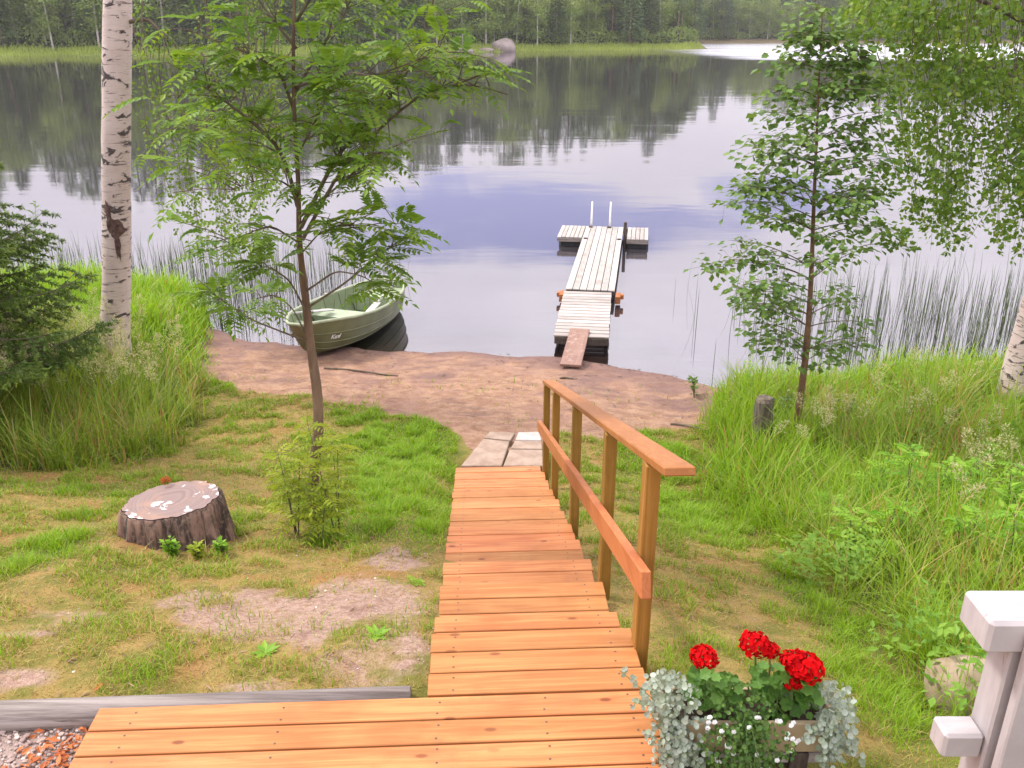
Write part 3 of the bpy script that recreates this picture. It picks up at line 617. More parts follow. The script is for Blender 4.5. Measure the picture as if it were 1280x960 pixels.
def b2w(p): return Rb @ np.array(p)+np.array((BW[0], BW[1], 0))
def oar(p0, p1, label):     # p0 handle, p1 blade tip
    p0, p1 = np.array(p0, float), np.array(p1, float); o = thing('oar', label, 'oar', p0, group='oars of the green boat'); d = unit(p1-p0)
    mb = MB(); mb.tube([p0, p0+d*.13], [.017, .019], 8); mb.build('handle', M['dark_wood'], o, smooth=True)
    mb = MB(); mb.tube([p0+d*.13, p1-d*.5], .021, 8); mb.build('shaft', M['oar'], o, smooth=True)
    mb = MB(); mb.beam(p1-d*.52, p1, .13, .02, .008); mb.build('blade', M['oar'], o)
oar(atz(492, 356, .60), b2w((.44*BL, -.52, .55)), 'grey oar lying along the inside of the boat, its grip on the stern bench')
oar(at(340, 394, 13.4), b2w((.50*BL, .30, .46)), 'oar poking out over the far side of the boat near its bow')

# ------------------------------------------------------------------ tree stump
SP = gp(213, 688); SP[1] += .33; SP[0] -= .08; SP[2] = float(G(SP[0], SP[1]))-.03
stump = thing('tree_stump', 'wide sawn tree stump with rough reddish bark and whitish patches on its cut top', 'tree stump', SP)
an = np.linspace(0, 2*math.pi, 121)[:-1]; ridg = .03*np.sin(an*11+1)+.02*np.sin(an*23+2)+.012*np.sin(an*37)+RNG.uniform(-.008, .008, 120)
for g_ in np.random.default_rng(3).uniform(0, 6.283, 34): ridg = ridg-.022*np.exp(-(np.abs((an-g_+math.pi) % (2*math.pi)-math.pi)/.035)**2)
hs = np.array([-.1, 0, .04, .10, .18, .26, .31, .335]); rs = np.array([.395, .388, .376, .366, .358, .352, .346, .330]); v = []
tiltx = .03
for h_, r_ in zip(hs, rs):
    rr = r_+ridg*(1.1-.85*h_/.33)+(.05*np.exp(-((an-5.6)/.25)**2)+.05*np.exp(-((an-4.1)/.3)**2)+.05*np.exp(-((an-2.9)/.3)**2))*max(0, .2-h_)/.2
    v.append(np.stack([np.cos(an)*rr, np.sin(an)*rr*.92, h_+0*an+tiltx*np.cos(an-2.6)*(h_/.33)*-1], 1))
v = np.concatenate(v)+SP; i = (np.arange(7)[:, None]*120+np.arange(120)[None]).ravel(); j = (np.arange(7)[:, None]*120+((np.arange(120)+1) % 120)[None]).ravel()
mb = MB(); mb.add(v, [np.stack([i, j, j+120, i+120], 1)]); mb.build('bark', M['stump_bark'], stump, smooth=True)
top = v[-120:]; cc = top.mean(0); v2 = np.concatenate([[cc], cc+(top-cc)*.5+(0, 0, .003), cc+(top-cc)*.985+(0, 0, .004)]); k = np.arange(120); k1 = (k+1) % 120
mb = MB(); mb.add(v2, [np.stack([0*k, k+1, k1+1], 1), np.stack([k+1, k+121, k1+121, k1+1], 1)]); ct = mb.build('cut_face', M['stump_cut'], stump)
cp = cc+np.array((-.13, .24, .02)); mb = MB(); th = RNG.uniform(0, 6.28, 60); ph = RNG.uniform(-.3, 1.2, 60); D_ = np.stack([np.cos(th)*np.cos(ph), np.sin(th)*np.cos(ph), np.sin(ph)], 1)
mb.leaves(cp+D_*.012, D_, np.stack([-np.sin(th), np.cos(th), 0*th], 1), .03, .014)
tag(mb.build('pine_cone', M['rust_leaf'], loc=cp), 'small rusty cone left on the back edge of the cut stump', 'cone')

# ------------------------------------------------------------------ white railing and boulder, lower right
rl = thing('white_railing', 'chunky greyish white painted wooden railing, cut off by the right edge of the photo', 'railing', (1.2, 1.75, 2.2))
z1 = 3.73
mb = MB(); mb.box((1.95, 1.728, z1-.045), (1.68, .135, .09), None, .009); mb.build('top_rail', M['white_paint'], rl)
mb = MB(); mb.box((1.131, 1.72, 3.335), (.10, .075, .075), None, .008); mb.box((2.05, 1.72, 3.335), (1.47, .074, .074), None, .008); mb.build('lower_rail', M['white_paint'], rl)
mb = MB(); mb.box((1.245, 1.722, 2.918), (.125, .088, 1.44), None, .006); mb.build('post', M['white_paint'], rl)
mb = MB(); mb.box((1.278, 1.642, 2.955), (.17, .032, 1.51), None, .004); mb.build('face_board', M['white_paint'], rl)
mb = MB(); mb.box((2.5, 1.78, 2.88), (.09, .09, 1.49), None, .006); mb.build('post', M['white_paint'], rl)
def boulder(name, c, r, mt, seed, n=3):
    bm = bmesh.new(); bmesh.ops.create_icosphere(bm, subdivisions=n, radius=1); v = np.array([q.co[:] for q in bm.verts]); f = np.array([[w.index for w in q.verts] for q in bm.faces]); bm.free()
    d = 1+.45*(fbm(v[:, 0]*1.3+seed, v[:, 1]*1.3+v[:, 2]*1.1+9, seed)-.5)*1.4+.10*(fbm(v[:, 0]*4+seed, v[:, 1]*4+v[:, 2]*3+30, seed+3)-.5)
    # flattened facets
    for k in range(6):
        nn = unit(np.random.default_rng(seed*10+k).normal(size=3)); lim = .82; s_ = v@nn*d; over = np.maximum(s_-lim, 0); v = v-nn*(over*.7)[:, None]/np.maximum(d, .1)[:, None]
    mb = MB(); mb.add(np.array(c)+v*d[:, None]*np.array(r), [f]); return mb.build(name, mt, smooth=True, loc=c)
bc = gp(1215, 893); tag(boulder('boulder', (bc[0]+.03, bc[1]+.12, bc[2]+.05), (.23, .18, .17), M['rock'], 5), 'tan boulder in the grass behind the white railing', 'boulder')

# ------------------------------------------------------------------ planter box with flowers
def discs(mb, P, Nn, R, k=7, cup=.25, lob=0, rnd=None, mi=0):
    P = np.asarray(P, float); n = len(P); Nn = unit(Nn); a = unit(np.cross(Nn, RNG.normal(size=(n, 3)))); b = np.cross(Nn, a); R = np.broadcast_to(R, (n,))
    an = np.arange(k)*2*math.pi/k; rr = 1+lob*np.cos(an*k/2)
    ring = P[:, None]+R[:, None, None]*(rr[None, :, None]*(np.cos(an)[None, :, None]*a[:, None]+np.sin(an)[None, :, None]*b[:, None])+cup*Nn[:, None])
    v = np.concatenate([P[:, None], ring], 1); base = np.arange(n)[:, None, None]*(k+1)
    f = (base+np.array([[0, q+1, (q+1) % k+1] for q in range(k)])[None]).reshape(-1, 3)
    rnd = RNG.random(n) if rnd is None else rnd
    return mb.add(v.reshape(-1, 3), [f], np.repeat(rnd, k+1), mi)
ZB = 2.55; c0 = atz(832, 905, ZB); c1 = atz(1052, 905, ZB); YB = c0[1]; X0, X1 = c0[0], c1[0]; XM = (X0+X1)/2
pb = thing('planter_box', 'beige painted wooden planter box overflowing with flowers beside the walkway', 'planter', (XM, YB+.1, ZB-.15))
for nm, c, d in (('front_board', (XM, YB+.011, ZB-.07), (X1-X0, .022, .14)), ('back_board', (XM, YB+.20, ZB-.07), (X1-X0, .022, .14)), ('end_board', (X0+.011, YB+.1055, ZB-.071), (.022, .165, .136)), ('end_board', (X1-.011, YB+.1055, ZB-.071), (.022, .165, .136))):
    mb = MB(); mb.box(c, d, None, .003); mb.build(nm, M['box'], pb)
mb = MB(); mb.box((XM, YB+.1055, ZB-.085), (X1-X0-.05, .16, .1), None, .01); mb.build('soil', M['soil'], pb)
for x in (X0+.12, X1-.14):
    mb = MB(); gz = float(G(x, YB+.1)); mb.box((x, YB+.1, (ZB-.145+gz-.03)/2), (.07, .21, ZB-.145-gz+.03), None, .004); mb.build('bearer', M['dark_wood'], pb)
mb = MB(); mb.box((XM+.05, YB+.03, ZB-.185), (X1-X0-.1, .03, .05), None, .003); mb.build('cross_bar', M['grey_wood'], pb)
def pxcloud(n, cx, cy, rx, ry, y0, y1, power=.5):
    th = RNG.uniform(0, 2*math.pi, n); r = RNG.random(n)**power
    return np.array([at(cx+rx*a*math.cos(q), cy+ry*a*math.sin(q), RNG.uniform(y0, y1)) for q, a in zip(th, r)])
def flower_head(px, py, Y, R, parent, squash=.72):
    c = at(px, py, Y); n = 46; ph = np.arccos(1-1.5*(np.arange(n)+.5)/n); th = np.arange(n)*2.399963
    D = np.stack([np.sin(ph)*np.cos(th), np.sin(ph)*np.sin(th), np.cos(ph)], 1); mb = MB()
    pos = c+D*np.array((1, 1, squash))*R*RNG.uniform(.86, 1.0, (n, 1))
    for q in range(5):
        tdir = unit(np.cross(D, RNG.normal(size=(n, 3)))); discs(mb, pos+tdir*R*.17+D*R*RNG.uniform(-.12, .1, (n, 1)), D+tdir*.55+RNG.normal(size=(n, 3))*.35, R*RNG.uniform(.13, .20, n), 7, .16)
    mb.build('flower_head', M['red'], parent)
    stem = MB(); stem.tube([c-np.array((0, 0, R*.2)), c+np.array((.01, 0, -.08)), c+np.array((.015, .0, -.19))], [.004, .004, .005], 6)
    for k in range(12):
        e = c+D[k*3]*R*.8; stem.tube([c-np.array((0, 0, R*.5)), (c+e)/2-np.array((0, 0, .01)), e], .0015, 4, False)
    stem.build('flower_stalk', M['ger_stem'], parent)
M['ger_stem'] = leaf_mat('geranium_stem', (.12, .20, .06), (.2, .28, .10), .1)
def geranium(label, clouds, heads):
    g = thing('geranium', label, 'flower', at(clouds[0][0], 900, YB+.1), group=None); mb = MB()
    for cx, cy, rx, ry, n in clouds:
        p = pxcloud(n, cx, cy, rx, ry, YB+.0, YB+.2); nn = unit(np.stack([RNG.normal(0, .5, n), -.35+RNG.normal(0, .45, n), .9+0*p[:, 0]], 1)); discs(mb, p, nn, RNG.uniform(.014, .027, n), 13, .22, .14)
    mb.build('leaf_mound', M['ger_leaf'], g)['kind'] = 'stuff'
    sm = MB()
    for k in range(10):
        a = at(clouds[0][0]+random.uniform(-25, 25), 905, YB+.1); b = pxcloud(1, *clouds[0][:4], YB+.05, YB+.16)[0]; sm.tube([a, (a+b)/2+np.array((.01, 0, .01)), b], .004, 5)
    sm.build('stem', M['ger_stem'], g)
    for hd in heads: flower_head(*hd, g)
geranium('geranium with one round red flower head, nearest the wooden stairs', [(893, 866, 36, 24, 95), (878, 848, 18, 10, 18)], [(880, 822, YB+.10, .053)])
geranium('geranium with several big red flower heads, on the side away from the stairs', [(985, 872, 42, 30, 115), (965, 848, 26, 18, 42), (1010, 860, 16, 16, 22)], [(944, 806, YB+.13, .058), (962, 813, YB+.11, .036), (1006, 834, YB+.05, .068), (990, 826, YB+.07, .045), (990, 852, YB+.04, .04)])
def trailing(name, label, cat, clouds, strands, mt, r0, r1, flowers=0, lob=0):
    g = thing(name, label, cat, at(clouds[0][0], 900, YB+.05)); mb = MB()
    for cx, cy, rx, ry, n, y0, y1 in clouds:
        p = pxcloud(n, cx, cy, rx, ry, YB+y0, YB+y1, .6); nn = unit(np.stack([RNG.normal(0, .6, n), -.5+RNG.normal(0, .5, n), .7+RNG.normal(0, .3, n)], 1)); discs(mb, p, nn, RNG.uniform(r0, r1, n), 7, .25, lob)
    sm = MB()
    for (ax, ay, bx, by, n, y) in strands:
        for k in range(n):
            a = at(ax+random.uniform(-12, 12), ay, YB+y+.02); b = at(bx+random.uniform(-32, 32), by+random.uniform(-25, 25), YB+y-random.uniform(.01, .07)); mm = (a+b)/2+np.array((0, -.03, .03)); u = np.linspace(0, 1, 12)[:, None]
            ln = (1-u)**2*a+2*u*(1-u)*mm+u*u*b; sm.tube(ln, .0018, 4, False)
            pts = np.repeat(ln[1:], 2, 0)+RNG.normal(0, .010, (22, 3)); discs(mb, pts, np.stack([RNG.normal(0, .5, 22), -.8+0*pts[:, 0], .5+RNG.normal(0, .4, 22)], 1), RNG.uniform(r0, r1, 22), 7, .25, lob)
    mb.build('leaves', mt, g); sm.build('stem', M['ger_stem'], g)
    if flowers:
        fm = MB(); cx, cy, rx, ry = flowers; p = pxcloud(46, cx, cy, rx, ry, YB-.09, YB-.03, .6)
        for q in range(5):
            a = q*2*math.pi/5; o = np.array((math.cos(a), -.2, math.sin(a)))*.0055; discs(fm, p+o, np.stack([RNG.normal(0, .2, 46)+math.cos(a)*.2, -.8+0*p[:, 0], .6+0*p[:, 0]], 1), .0052, 6, .1)
        fo = fm.build('flowers', M['white_petal'], g); fo['kind'] = 'stuff'
trailing('silver_trailing_plant', 'silvery round-leaved trailing plant spilling over the walkway end of the planter', 'trailing plant', [(838, 872, 38, 34, 260, -.02, .2), (846, 910, 42, 40, 240, -.06, .05), (852, 945, 40, 28, 110, -.08, .0), (828, 852, 24, 14, 60, .05, .2)], [(840, 890, 800, 862, 3, .04), (845, 900, 850, 965, 12, -.02)], M['silver'], .007, .0135)
trailing('silver_trailing_plant', 'silvery round-leaved trailing plant hanging from the planter end by the grass', 'trailing plant', [(1040, 880, 30, 28, 170, 0, .2), (1050, 915, 24, 34, 110, -.06, .06)], [(1035, 890, 1050, 955, 12, -.01), (1030, 890, 1010, 915, 4, -.02)], M['silver'], .007, .0135)
trailing('white_flowering_plant', 'green trailing plant with tiny white flowers hanging over the front of the planter', 'trailing plant', [(935, 900, 48, 28, 230, -.07, .06), (935, 935, 62, 34, 380, -.11, -.02), (925, 868, 24, 14, 50, 0, .1)], [(935, 890, 930, 965, 18, -.04)], M['bac_leaf'], .005, .0105, (935, 925, 66, 44))

# ------------------------------------------------------------------ grass
def inside_stairs(x, y):
    dx = x-SO[0]; dy = y-SO[1]; xl = dx*RIGHT[0]+dy*RIGHT[1]; sl = dx*FWD[0]+dy*FWD[1]
    a = (np.abs(xl) < .475) & (sl > -.5) & (sl < 6.4); b_ = (xl > -1.85) & (xl < .49) & (sl < -.41)
    st_ = (x-SP[0])**2+(y-SP[1])**2 < .38**2; pl = (x > X0-.02) & (x < X1+.02) & (y > YB-.02) & (y < YB+.23)
    lg = (sl > -.52) & (sl < -.29) & (xl < -.4)
    return a | b_ | st_ | pl | lg
def scatter(n, x0, x1, y0, y1):
    x = RNG.uniform(x0, x1, n); y = RNG.uniform(y0, y1, n); return x, y
x, y = scatter(760000, -6.2, 4.4, 2.55, 12.2)
vis = np.abs(x) < (y*.927+1.2)*.62+.3
x, y = x[vis], y[vis]; sa_, so2, lu2 = zones(x, y); tm_ = tall_mask(x, y)
cl = fbm(x*5, y*5, 81, 3); pr = (.62+.75*ss(cl, .45, .62))*(1-.82*so2)*(1-.985*ss(sa_, .15, .5))+.35*lu2*(1-sa_)
grav = (y < 2.93) & (x < .6)
keep = (RNG.random(len(x)) < pr*.50) & ~inside_stairs(x, y) & ~grav; x, y, lu2, cl, tm_, so2, sa_ = [q[keep] for q in (x, y, lu2, cl, tm_, so2, sa_)]
n = len(x); P = np.stack([x, y, G(x, y)-.004], 1)
dryp = np.clip(.70-.65*lu2-.45*ss(cl, .5, .62)+.5*(fbm(x*1.1, y*1.1, 91)-.5)*2+.15*so2, .05, .9); kind = np.where(RNG.random(n) < dryp, 2, np.where(RNG.random(n) < .25+.6*lu2, 1, 0))
H = RNG.uniform(.02, .05, n)*(1+.7*lu2)*(.6+1.1*ss(cl, .42, .66)); H = np.where(kind == 2, H*.7, H)*np.where(RNG.random(n) < .03, 1.8, 1); ln = H*np.where(kind == 2, RNG.uniform(.6, 2.2, n), RNG.uniform(.2, 1.0, n))
mb = MB()
for k in range(3):
    q = kind == k; mb.blades(P[q], H[q], RNG.uniform(.0006, .0013, q.sum())*(P[q][:, 1]+1.2), ln[q], RNG.uniform(0, 6.28, q.sum()), RNG.random(q.sum()), 2, k)
tag(mb.build('lawn_grass', [M['grass'], M['lush'], M['dry']]), 'patchy short lawn grass on the slope either side of the stairs', 'grass', kind='stuff')
def tall_grass(name, label, n, x0, x1, y0, y1, per, hmax, lushf):
    x, y = scatter(n, x0, x1, y0, y1); tmv = tall_mask(x, y); ds = shore(x)-y; k = (RNG.random(n) < tmv) & (ds > -.15) & ~inside_stairs(x, y); x, y, tmv, ds = x[k], y[k], tmv[k], ds[k]
    hl = hmax*(.35+.65*tmv)*(.55+.75*fbm(x*1.1, y*1.1, 101))*np.interp(y, [3, 6, 12], [.75, 1, 1]); lf = lushf(x, y)
    mb = MB(); m_ = len(x); xx = np.repeat(x, per)+RNG.normal(0, .045, m_*per); yy = np.repeat(y, per)+RNG.normal(0, .045, m_*per); N_ = m_*per
    H = np.repeat(hl, per)*RNG.uniform(.45, 1.1, N_); az = np.arctan2(yy-np.repeat(y, per), xx-np.repeat(x, per))+RNG.normal(0, .8, N_); ln = H*RNG.uniform(.1, 1.0, N_)**np.where(RNG.random(N_) < .3, .4, 1.2); H = H*np.repeat(RNG.uniform(.6, 1.35, m_), per)
    P = np.stack([xx, yy, G(xx, yy)-.01], 1); r = RNG.random(N_); kk = np.where(r < np.repeat(lf, per), 1, np.where(r > 1-np.repeat(.05+.3*ss(fbm(x*1.6, y*1.6, 131), .48, .68), per), 2, 0))
    for q in range(3):
        s_ = kk == q; mb.blades(P[s_], H[s_], RNG.uniform(.0007, .0017, s_.sum())*(P[s_][:, 1]+1.2), ln[s_], az[s_], RNG.random(s_.sum()), 4, q)
    tag(mb.build(name, [M['tall'], M['lush'], M['dry']]), label, 'grass', kind='stuff')
def lfr(x, y): return np.clip(.42+1.2*ss(fbm(x*.8, y*.8, 111), .46, .62)+.5*ss(x, 2.0, 2.2)*(1-ss(x, 2.9, 3.6))*ss(y, 6, 8), 0, .9)
def lfl(x, y): return np.clip(.02+.95*ss(y, 11.5, 13.5)+.25*ss(fbm(x*.9, y*.9, 121), .55, .7), 0, .95)
tall_grass('tall_grass', 'tall bright green grass growing over the bank away from the birch', 8500, 1.7, 9.5, 2.9, 13, 9, .55, lfr)
tall_grass('tall_grass', 'tall unmown grass growing around the foot of the white birch', 6000, -10.5, -3.4, 6.8, 17.2, 9, .52, lfl)
tall_grass('arching_grass', 'long pale arching grass blades bending out of the bank above the railing', 420, 1.8, 7.5, 3, 11, 9, .85, lambda x, y: 0*x+.1)
tall_grass('arching_grass', 'long pale arching grass blades bending over the lawn behind the stump', 420, -8, -3.5, 7, 11.5, 9, .85, lambda x, y: 0*x+.05)
def herbs(label, n, x0, x1, y0, y1):
    x, y = scatter(n, x0, x1, y0, y1); k = RNG.random(n) < tall_mask(x, y)*ss(fbm(x*.9, y*.9, 151), .42, .6)*(shore(x)-y > .3); x, y = x[k], y[k]; q = 13; m_ = len(x); z = np.repeat(RNG.uniform(.12, .42, m_), q)*RNG.uniform(.5, 1.05, m_*q); xx = np.repeat(x, q)+RNG.normal(0, .06, m_*q); yy = np.repeat(y, q)+RNG.normal(0, .06, m_*q); th = RNG.uniform(0, 6.28, m_*q); mb = MB(); L2 = RNG.uniform(.035, .075, m_*q); P = np.stack([xx, yy, G(xx, yy)+z], 1)
    mb.leaves(P, np.stack([np.cos(th), np.sin(th), RNG.uniform(-.3, .5, m_*q)], 1), np.stack([RNG.normal(0, .3, m_*q), RNG.normal(0, .3, m_*q), 1+0*th], 1), L2, L2*.5, .12, np.clip(np.repeat(RNG.random(m_), q)*.8+RNG.normal(0, .1, m_*q), 0, 1))
    tag(mb.build('bank_herbs', M['herb']), label, 'weeds', kind='stuff')
M['herb'] = leaf_mat('herb_leaf', (.10, .23, .02), (.25, .40, .045), .38)
herbs('broad-leaved green weeds growing among the tall grass of the bank', 4200, 1.9, 8, 3, 11.5)
def seed_grass(label, pts, hr_):
    mb = MB()
    for (px, py) in pts:
        g = gp(px, py); H = random.uniform(*hr_); a = random.uniform(0, 6.28); tip = g+np.array((math.cos(a)*.12, math.sin(a)*.12, H)); u = np.linspace(0, 1, 6)[:, None]; ln = g+(tip-g)*u+np.array((math.cos(a), math.sin(a), 0))*.1*(u**3); mb.tube(ln, [.003, .003, .0025, .002, .0018, .0012], 4, False, mi=1)
        k = 110; uu = RNG.uniform(.74, 1.02, k); base = g+(tip-g)*uu[:, None]+np.array((math.cos(a), math.sin(a), 0))*.1*(uu**3)[:, None]; sp_ = .075*np.sin(np.clip((uu-.72)/.3, 0, 1)*math.pi)**.7+.006; th = RNG.uniform(0, 6.28, k)
        D = np.stack([np.cos(th), np.sin(th), RNG.uniform(.3, 1.2, k)], 1); mb.leaves(base+unit(D)*(sp_*RNG.uniform(.1, 1, k))[:, None], D, RNG.normal(size=(k, 3)), RNG.uniform(.018, .034, k), .009)
    tag(mb.build('flowering_grass', [M['seed'], M['tall']]), label, 'grass', kind='stuff')
seed_grass('pale feathery grass seed heads in front of the spruce and white birch', [(random.uniform(0, 235), random.uniform(455, 545)) for _ in range(105)]+[(random.uniform(10, 70), random.uniform(500, 560)) for _ in range(16)], (.75, 1.15))
seed_grass('pale feathery grass seed heads in the green bank beyond the alder', [(random.uniform(925, 1280), random.uniform(520, 600)) for _ in range(18)]+[(random.uniform(1015, 1040), random.uniform(560, 585)) for _ in range(6)]+[(random.uniform(1160, 1280), random.uniform(590, 680)) for _ in range(12)], (.5, .85))
# reeds in the shallows
def reeds(label, n, xy, hr_, dens):
    x0, x1, y0, y1 = xy; x, y = scatter(n, x0, x1, y0, y1); k = RNG.random(n) < dens(x, y); x, y = x[k], y[k]; n = len(x)
    H = RNG.uniform(*hr_, n); P = np.stack([x, y, 0*x-.25], 1); mb = MB(); mb.blades(P, H+.25, RNG.uniform(.008, .014, n), H*np.abs(RNG.normal(0, .16, n)), RNG.uniform(0, 6.28, n), RNG.random(n), 4)
    P2 = P[::2]; mb.blades(P2, H[::2]+.2, RNG.uniform(.007, .012, len(P2)), H[::2]*np.abs(RNG.normal(0, .22, len(P2))), RNG.uniform(0, 6.28, len(P2)), RNG.random(len(P2)), 4)
    tag(mb.build('reeds', M['reed']), label, 'reeds', kind='stuff')
reeds('thin dark reeds standing in the water behind the boat and white birch', 3000, (-13.5, -2.2, 14.8, 20), (.5, 1.0), lambda x, y: np.where(y > shore(x)+.3, 1, 0)*np.interp(x, [-14, -5.2, -3.6, -2.2], [.9, .85, .5, .05])*np.interp(y, [15, 18.5, 21], [1, .8, .15]))
reeds('thin dark reeds standing in the water beyond the leafy alder', 2600, (2.6, 14, 12.2, 18), (.5, 1.1), lambda x, y: np.where(y > shore(x)+.25, 1, 0)*np.interp(x, [2.6, 3.6, 4.8, 6, 14], [.02, .07, .35, .9, .95])*np.interp(y, [12, 15, 18], [1, .9, .15]))

# ------------------------------------------------------------------ near trees
def bez(a, b, c, n):
    u = np.linspace(0, 1, n)[:, None]; return (1-u)**2*np.array(a)+2*u*(1-u)*np.array(b)+u*u*np.array(c)
def poly(pts, n=24):
    p = np.array(pts, float); d = np.concatenate([[0], np.cumsum(np.linalg.norm(np.diff(p, axis=0), axis=1))]); u = np.linspace(0, d[-1], n)
    q = np.stack([np.interp(u, d, p[:, k]) for k in range(3)], 1)
    for _ in range(2): q[1:-1] = (q[:-2]+2*q[1:-1]+q[2:])/4
    return q
def compound(mb, b, d, L, rnd, mi=0, pairs=7, droop=.35):
    """one pinnate leaf: drooping midrib with paired leaflets"""
    d = unit(d); side = np.cross(d, (0, 0, 1.)); side = side/max(np.linalg.norm(side), .05); up = np.cross(side, d)
    u = np.linspace(.18, 1, pairs); mid_ = b+d*(u*L)[:, None]-np.array((0, 0, 1.))*(droop*L*u*u)[:, None]
    tang = unit(d[None]-np.array((0, 0, 1.))[None]*(2*droop*u)[:, None])
    P_, D_, N_, L2 = [], [], [], []
    for s_ in (-1, 1):
        P_.append(mid_[:-1]); D_.append(tang[:-1]*.55+side*s_-np.array((0, 0, .18))); N_.append(np.repeat(up[None], pairs-1, 0)); L2.append(L*.36*np.sin(np.linspace(.9, 2.4, pairs-1)))
    P_.append(mid_[-1:]); D_.append(tang[-1:]); N_.append(up[None]); L2.append(np.array([L*.28]))
    L2 = np.concatenate(L2)*RNG.uniform(.9, 1.1, 2*pairs-1); mb.leaves(np.concatenate(P_), np.concatenate(D_), np.concatenate(N_)+RNG.normal(0, .15, (2*pairs-1, 3)), L2, L2*.40, .18, np.clip(rnd+RNG.normal(0, .07, 2*pairs-1), 0, 1), .42, mi)
    return np.concatenate([[b], mid_])
def rowan_tree():
    base = gp(390, 652); Yt = base[1]; o = thing('rowan_tree', 'slim rowan tree with feathery leaves growing left of the stairs', 'tree', base)
    tr = poly([base-np.array((0, 0, .1)), at(391, 600, Yt), at(399, 530, Yt+.02), at(396, 480, Yt+.03), at(387, 430, Yt+.05), at(383, 380, Yt+.06), at(373, 300, Yt+.06), at(374, 240, Yt+.05), at(369, 170, Yt+.05), at(366, 90, Yt), at(368, 0, Yt-.02), at(372, -130, Yt), at(376, -260, Yt)], 40)
    mb = MB(); mb.tube(tr, np.interp(np.linspace(0, 1, 40), [0, .05, .22, .30, .40, .5, .62, 1], [.052, .043, .039, .033, .027, .018, .013, .004]), 10, wob=.08); mb.build('trunk', M['rowan_bark'], o, smooth=True)
    mains = [([(372, 258), (360, 210), (345, 178), (300, 140), (262, 112), (232, 95), (212, 68)], .016, [0, -.05, -.1, -.2, -.2, -.25, -.3]),
             ([(368, 140), (350, 88), (320, 70), (285, 57), (235, 37)], .012, [0, -.1, -.25, -.35, -.4]),
             ([(376, 285), (420, 195), (460, 152), (500, 110), (528, 50), (545, -10)], .017, [0, .15, .25, .35, .4, .4]),
             ([(378, 300), (425, 212), (470, 165), (520, 120), (575, 100), (635, 118)], .015, [0, .1, .1, .0, -.1, -.15]),
             ([(376, 270), (420, 235), (455, 205), (478, 188)], .010, [0, -.2, -.3, -.4]),
             ([(384, 385), (430, 355), (470, 322), (500, 300), (525, 285)], .009, [0, -.1, -.2, -.3, -.35]),
             ([(388, 428), (345, 412), (310, 398), (272, 372), (246, 348)], .009, [0, -.1, -.25, -.35, -.4]),
             ([(367, 120), (400, 60), (430, 20), (455, -40)], .012, [0, .1, .2, .3]), ([(370, 60), (330, 10), (290, -50)], .012, [0, .1, .2]),
             ([(369, 200), (395, 150), (410, 118), (430, 90)], .009, [0, -.3, -.5, -.7]), ([(372, 240), (350, 225), (320, 225), (285, 240)], .008, [0, -.3, -.5, -.6]),
             ([(369, 180), (330, 150), (300, 150), (250, 165), (205, 160)], .009, [0, .3, .5, .6, .6]), ([(369, 30), (420, -60), (490, -110)], .012, [0, -.2, -.4]), ([(370, 0), (300, -80), (220, -130)], .012, [0, -.2, -.3]),
             ([(384, 392), (362, 350), (335, 332), (298, 338)], .0085, [0, -.1, -.25, -.4]), ([(381, 365), (420, 338), (455, 345), (484, 366)], .0085, [0, -.15, -.3, -.4]), ([(386, 425), (366, 385), (345, 368), (316, 374)], .008, [0, .1, .2, .3]), ([(376, 305), (340, 282), (312, 290), (288, 312)], .0085, [0, -.1, -.2, -.3]), ([(374, 320), (400, 290), (430, 280), (455, 290)], .007, [0, -.2, -.3, -.4]), ([(367, 110), (410, 95), (470, 95), (560, 60)], .010, [0, -.2, -.3, -.3])]
    br = MB(); lf = MB()
    for pts, r, dy in mains:
        ln = poly([at(px, py, Yt+.05+q) for (px, py), q in zip(pts, dy)], 18); br.tube(ln, np.linspace(r, r*.3, 18), 6)
        Ls = np.linalg.norm(ln[-1]-ln[0]); sparse = r < .0095 and pts[0][1] > 350; nl = int(Ls*(13 if sparse else 25)); main = unit(ln[-1]-ln[0])
        for k in range(nl):
            f = random.uniform(.62 if sparse else .22, 1.0); b0 = ln[int(f*17)]
            sub = unit(main*.5+RNG.normal(0, .75, 3)*np.array((1, 1, .45))+np.array((0, 0, .10))); sl = random.uniform(.02, .12) if sparse else random.uniform(.03, .42)
            e = b0+sub*sl; br.tube([b0, (b0+e)/2+np.array((0, 0, .015)), e], [.004, .003, .0022], 4, False)
            for q in range(random.choice((1, 2, 2, 3))):
                d_ = unit(sub*.6+RNG.normal(0, .8, 3)*np.array((1, 1, .3))+np.array((0, 0, .08))); rr = RNG.random(); w = compound(lf, e-sub*sl*.25*q, d_, random.uniform(.18, .27), rr*.9, 0, 7, random.uniform(.15, .6)); br.tube(w[::3], .0013, 3, False)
    br.build('branches', M['twig'], o); lf.build('crown', M['rowan_leaf'], o)
rowan_tree()
